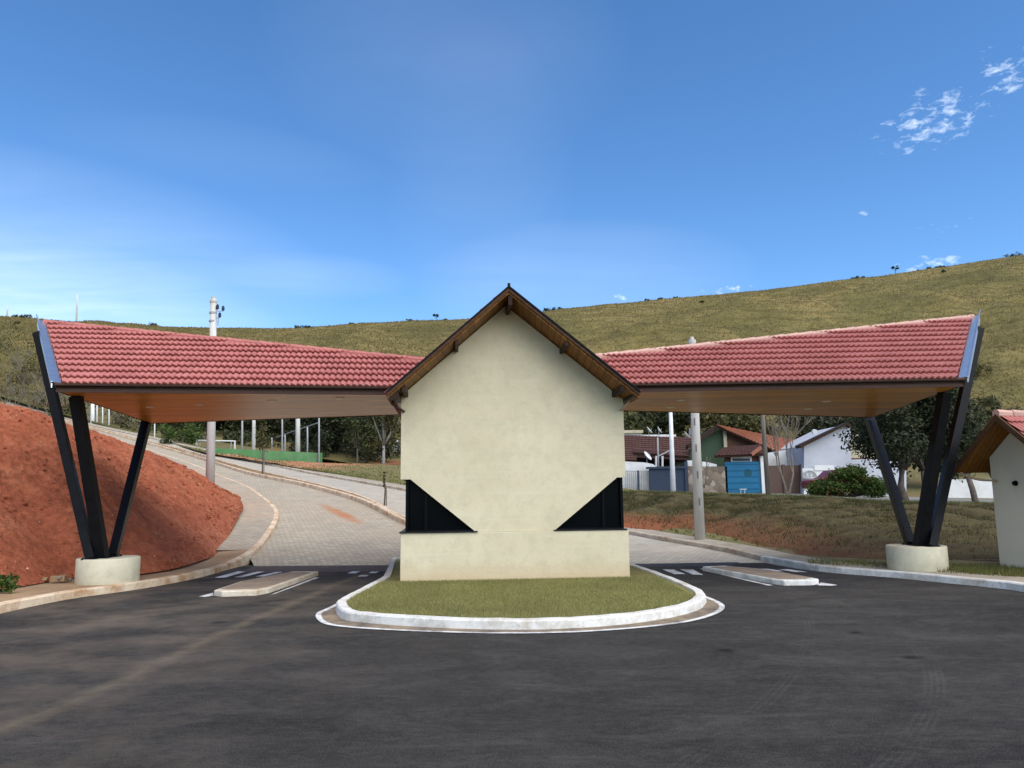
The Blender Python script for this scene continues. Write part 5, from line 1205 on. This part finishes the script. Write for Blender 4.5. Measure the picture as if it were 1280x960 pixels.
# grass on the banks
def loft_pts(a, b, n, r, bulge, p=1., sel=None):
    A_, B_ = resample(a, 200), resample(b, 200); i = r.integers(0, 199, n); f = r.uniform(0, 1, n)[:, None]; u = r.uniform(0, 1, n)**p
    Aa, Bb = np.array([list(q) for q in A_]), np.array([list(q) for q in B_])
    P = (Aa[i]*(1-f)+Aa[i+1]*f)*(1-u[:, None])+(Bb[i]*(1-f)+Bb[i+1]*f)*u[:, None]; P[:, 2] += bulge*4*u*(1-u); return P, u
P, u = loft_pts(bbs, bts, 170000, rng, .12, .75); keep = rng.uniform(0, 1, len(P)) < (.12+.88*u**1.1); P = P[keep]; P[:, 2] -= .01
blades('bank_grass', P, .085, .02, M['bank_blade'], 1.2, 9)
M['verge_blade'] = leaf_mat('verge_blade', (.17, .18, .05), .45, (.28, .25, .085), .3)
P, u = loft_pts([p+Vector((0, 0, .0)) for p in bts], offset_pl(bts, .8), 16000, rng, 0); blades('verge_grass', P, .10, .025, M['verge_blade'], 1., 12)
P, u = loft_pts(fk2, SB0, 26000, rng, 0); k = (P[:, 0] > -13) | (rng.uniform(0, 1, len(P)) < .25) | (u > .85); P = P[k]; blades('bank_grass', P, .10, .07, M['verge_blade'], 1., 14)
# verge at the right pedestal and hut
P, u = loft_pts([at(1010, 704, Z=.13), at(1110, 709.5, Z=.13), at(1190, 716, Z=.13), at(1290, 722, Z=.13)], [at(1010, 699, Z=.15), at(1110, 703, Z=.15), at(1190, 707, Z=.14), at(1290, 708, Z=.14)], 9000, rng, 0); blades('verge_grass', P[(P[:, 0] > 8.0) | (rng.uniform(0, 1, len(P)) < .2)], .07, .012, M['verge_blade'], 1.1, 15)
# weed beside the left pedestal
wd = at(3, 741, Z=.14); th = thing('weed', wd, 'small green weed at the foot of the red mound by the left edge', 'weed'); leaf_cloud('leaves', [(wd+Vector((dx, 0, .16)), (.12, .1, .15)) for dx in (-.15, 0, .12)], 240, .09, 'leaf_bush', th, 31); MB().tube([wd, wd+az*.22], .008, 5).build('stem', M['bark'], th)

rp = at(50, 728, Z=.15); th = thing('rubble_heap', rp, 'small heap of grey rubble at the foot of the red mound, left of the pedestal', 'rubble'); rr = random.Random(2)
for k in range(9):
    c = rp+Vector((rr.uniform(-.45, .45), rr.uniform(-.1, .2), rr.uniform(.02, .1))); mb = MB(); q = rr.uniform(.03, .075)
    mb.add([c+Vector((x*q*rr.uniform(.7, 1.5), y*q*rr.uniform(.7, 1.3), z*q*rr.uniform(.5, .9))) for x in (-1, 1) for y in (-1, 1) for z in (-1, 1)], [(0, 1, 3, 2), (4, 6, 7, 5), (0, 4, 5, 1), (2, 3, 7, 6), (0, 2, 6, 4), (1, 5, 7, 3)]).build('rubble_piece', M['median'] if k % 3 else M['street'], th, bevel=.01)

# ------------------------------------------------------------------ light and sky
SUN = Vector((.40, -.52, .84)).normalized()
ld = bpy.data.lights.new('sun', 'SUN'); ld.energy = 3.2; ld.angle = R(95); ld.color = (1., .92, .79); lo = bpy.data.objects.new('sun', ld); COL.objects.link(lo)
lo.rotation_euler = SUN.to_track_quat('Z', 'Y').to_euler(); lo.location = (20, -20, 40)
w = bpy.data.worlds.new('World'); S.world = w; w.use_nodes = True; nt = w.node_tree; N = nt.nodes; bg = N['Background']
sky = N.new('ShaderNodeTexSky'); sky.sky_type = 'NISHITA'; sky.sun_disc = False; sky.sun_elevation = math.asin(SUN.z); sky.sun_rotation = math.atan2(SUN.x, SUN.y)
sky.air_density = 1.0; sky.dust_density = .15; sky.ozone_density = 2.6; sky.altitude = 1800
def wn(t_, **kw):
    n_ = N.new(t_)
    for k_, v_ in kw.items(): setattr(n_, k_, v_)
    return n_
def wm(op, a, b_=0., clamp=False):
    n_ = wn('ShaderNodeMath', operation=op); n_.use_clamp = clamp
    for i_, v_ in enumerate((a, b_)):
        if isinstance(v_, bpy.types.NodeSocket): nt.links.new(v_, n_.inputs[i_])
        else: n_.inputs[i_].default_value = v_
    return n_.outputs[0]
tc = wn('ShaderNodeTexCoord').outputs['Generated']
sp3 = wn('ShaderNodeSeparateXYZ'); nt.links.new(tc, sp3.inputs[0])
# clouds lie on a high level sheet: direction divided by its height
inv = wm('DIVIDE', 1., wm('MAXIMUM', sp3.outputs[2], .03))
cmb = wn('ShaderNodeCombineXYZ'); nt.links.new(wm('MULTIPLY', sp3.outputs[0], inv), cmb.inputs[0]); nt.links.new(wm('MULTIPLY', sp3.outputs[1], inv), cmb.inputs[1])
def wnoise(scale, detail, rough, loc=(0, 0, 0), sc=(1, 1, 1), vec=None, dist=0.):
    mp = wn('ShaderNodeMapping'); nt.links.new(vec or cmb.outputs[0], mp.inputs[0]); mp.inputs['Location'].default_value = loc; mp.inputs['Scale'].default_value = sc
    n_ = wn('ShaderNodeTexNoise'); nt.links.new(mp.outputs[0], n_.inputs[0]); n_.inputs['Scale'].default_value = scale; n_.inputs['Detail'].default_value = detail; n_.inputs['Roughness'].default_value = rough; n_.inputs['Distortion'].default_value = dist
    return n_.outputs[0]
def wramp(f, a, b_): return wm('DIVIDE', wm('SUBTRACT', f, a), b_-a, True)
def spot(px, py, rx, ry, amp=1.):
    """soft mask round a direction of the sky"""
    d = ray(px, py).normalized(); a = d.cross(Vector((0, 0, 1))).normalized(); b2 = a.cross(d)
    def dot(v_):
        n_ = wn('ShaderNodeVectorMath', operation='DOT_PRODUCT'); nt.links.new(tc, n_.inputs[0]); n_.inputs[1].default_value = v_; return n_.outputs['Value']
    ua, ub = wm('DIVIDE', dot(a), rx), wm('DIVIDE', dot(b2), ry)
    r2 = wm('ADD', wm('MULTIPLY', ua, ua), wm('MULTIPLY', ub, ub)); front = wm('GREATER_THAN', dot(d), 0.)
    return wm('MULTIPLY', wm('MULTIPLY', wm('SUBTRACT', 1., r2, True), front), amp)
flk = wnoise(62, 7, .62, vec=tc, sc=(1, 1, 2.2), dist=.4); cir = wnoise(2.2, 7, .6, sc=(.5, 1.3, 1), dist=.5)
cl_m = None
for s_ in ((1168, 152, .075, .045, 1.), (1262, 85, .04, .04, .95), (1150, 118, .02, .02, .5), (1170, 285, .06, .02, .6), (1160, 331, .045, .014, 1.1), (775, 366, .03, .014, .8), (905, 365, .05, .01, .8), (228, 357, .03, .008, .7), (1082, 266, .02, .008, .5), (448, 390, .02, .012, .5)):
    q = spot(*s_); cl_m = q if cl_m is None else wm('MAXIMUM', cl_m, q)
puffs = wm('MULTIPLY', wramp(wm('ADD', flk, wm('MULTIPLY', wm('SUBTRACT', cl_m, 1.), .24)), .46, .72), wm('GREATER_THAN', cl_m, .0))
veil = None
for s_ in ((-60, 400, .36, .11, .24), (730, 350, .22, .08, .08), (600, 240, .12, .2, .03), (560, 60, .22, .14, .04), (280, 190, .2, .04, .02), (400, 345, .12, .03, .07), (40, 320, .34, .12, .12)):
    q = wm('MULTIPLY', spot(*s_), 1.); veil = q if veil is None else wm('ADD', veil, q)
veil = wm('MULTIPLY', veil, wm('ADD', .55, wm('MULTIPLY', wramp(cir, .3, .7), .45)), True)
cov = wm('MAXIMUM', wm('MULTIPLY', puffs, .52), veil, True)
hsv = wn('ShaderNodeHueSaturation'); hsv.inputs['Saturation'].default_value = 1.2; hsv.inputs['Hue'].default_value = .5; hsv.inputs['Value'].default_value = 1.14; nt.links.new(sky.outputs[0], hsv.inputs['Color'])
mx = wn('ShaderNodeMix', data_type='RGBA'); nt.links.new(cov, mx.inputs['Factor']); nt.links.new(hsv.outputs[0], mx.inputs[6]); mx.inputs[7].default_value = (7.6, 8.3, 9.0, 1)
nt.links.new(mx.outputs[2], bg.inputs['Color']); bg.inputs['Strength'].default_value = .125
S.view_settings.view_transform = 'Standard'; S.view_settings.look = 'None'; S.view_settings.exposure = .66; S.view_settings.gamma = 1.; S.view_settings.use_curve_mapping = False
S.cycles.use_denoising = True; S.cycles.max_bounces = 6; S.cycles.diffuse_bounces = 3; S.cycles.transparent_max_bounces = 4
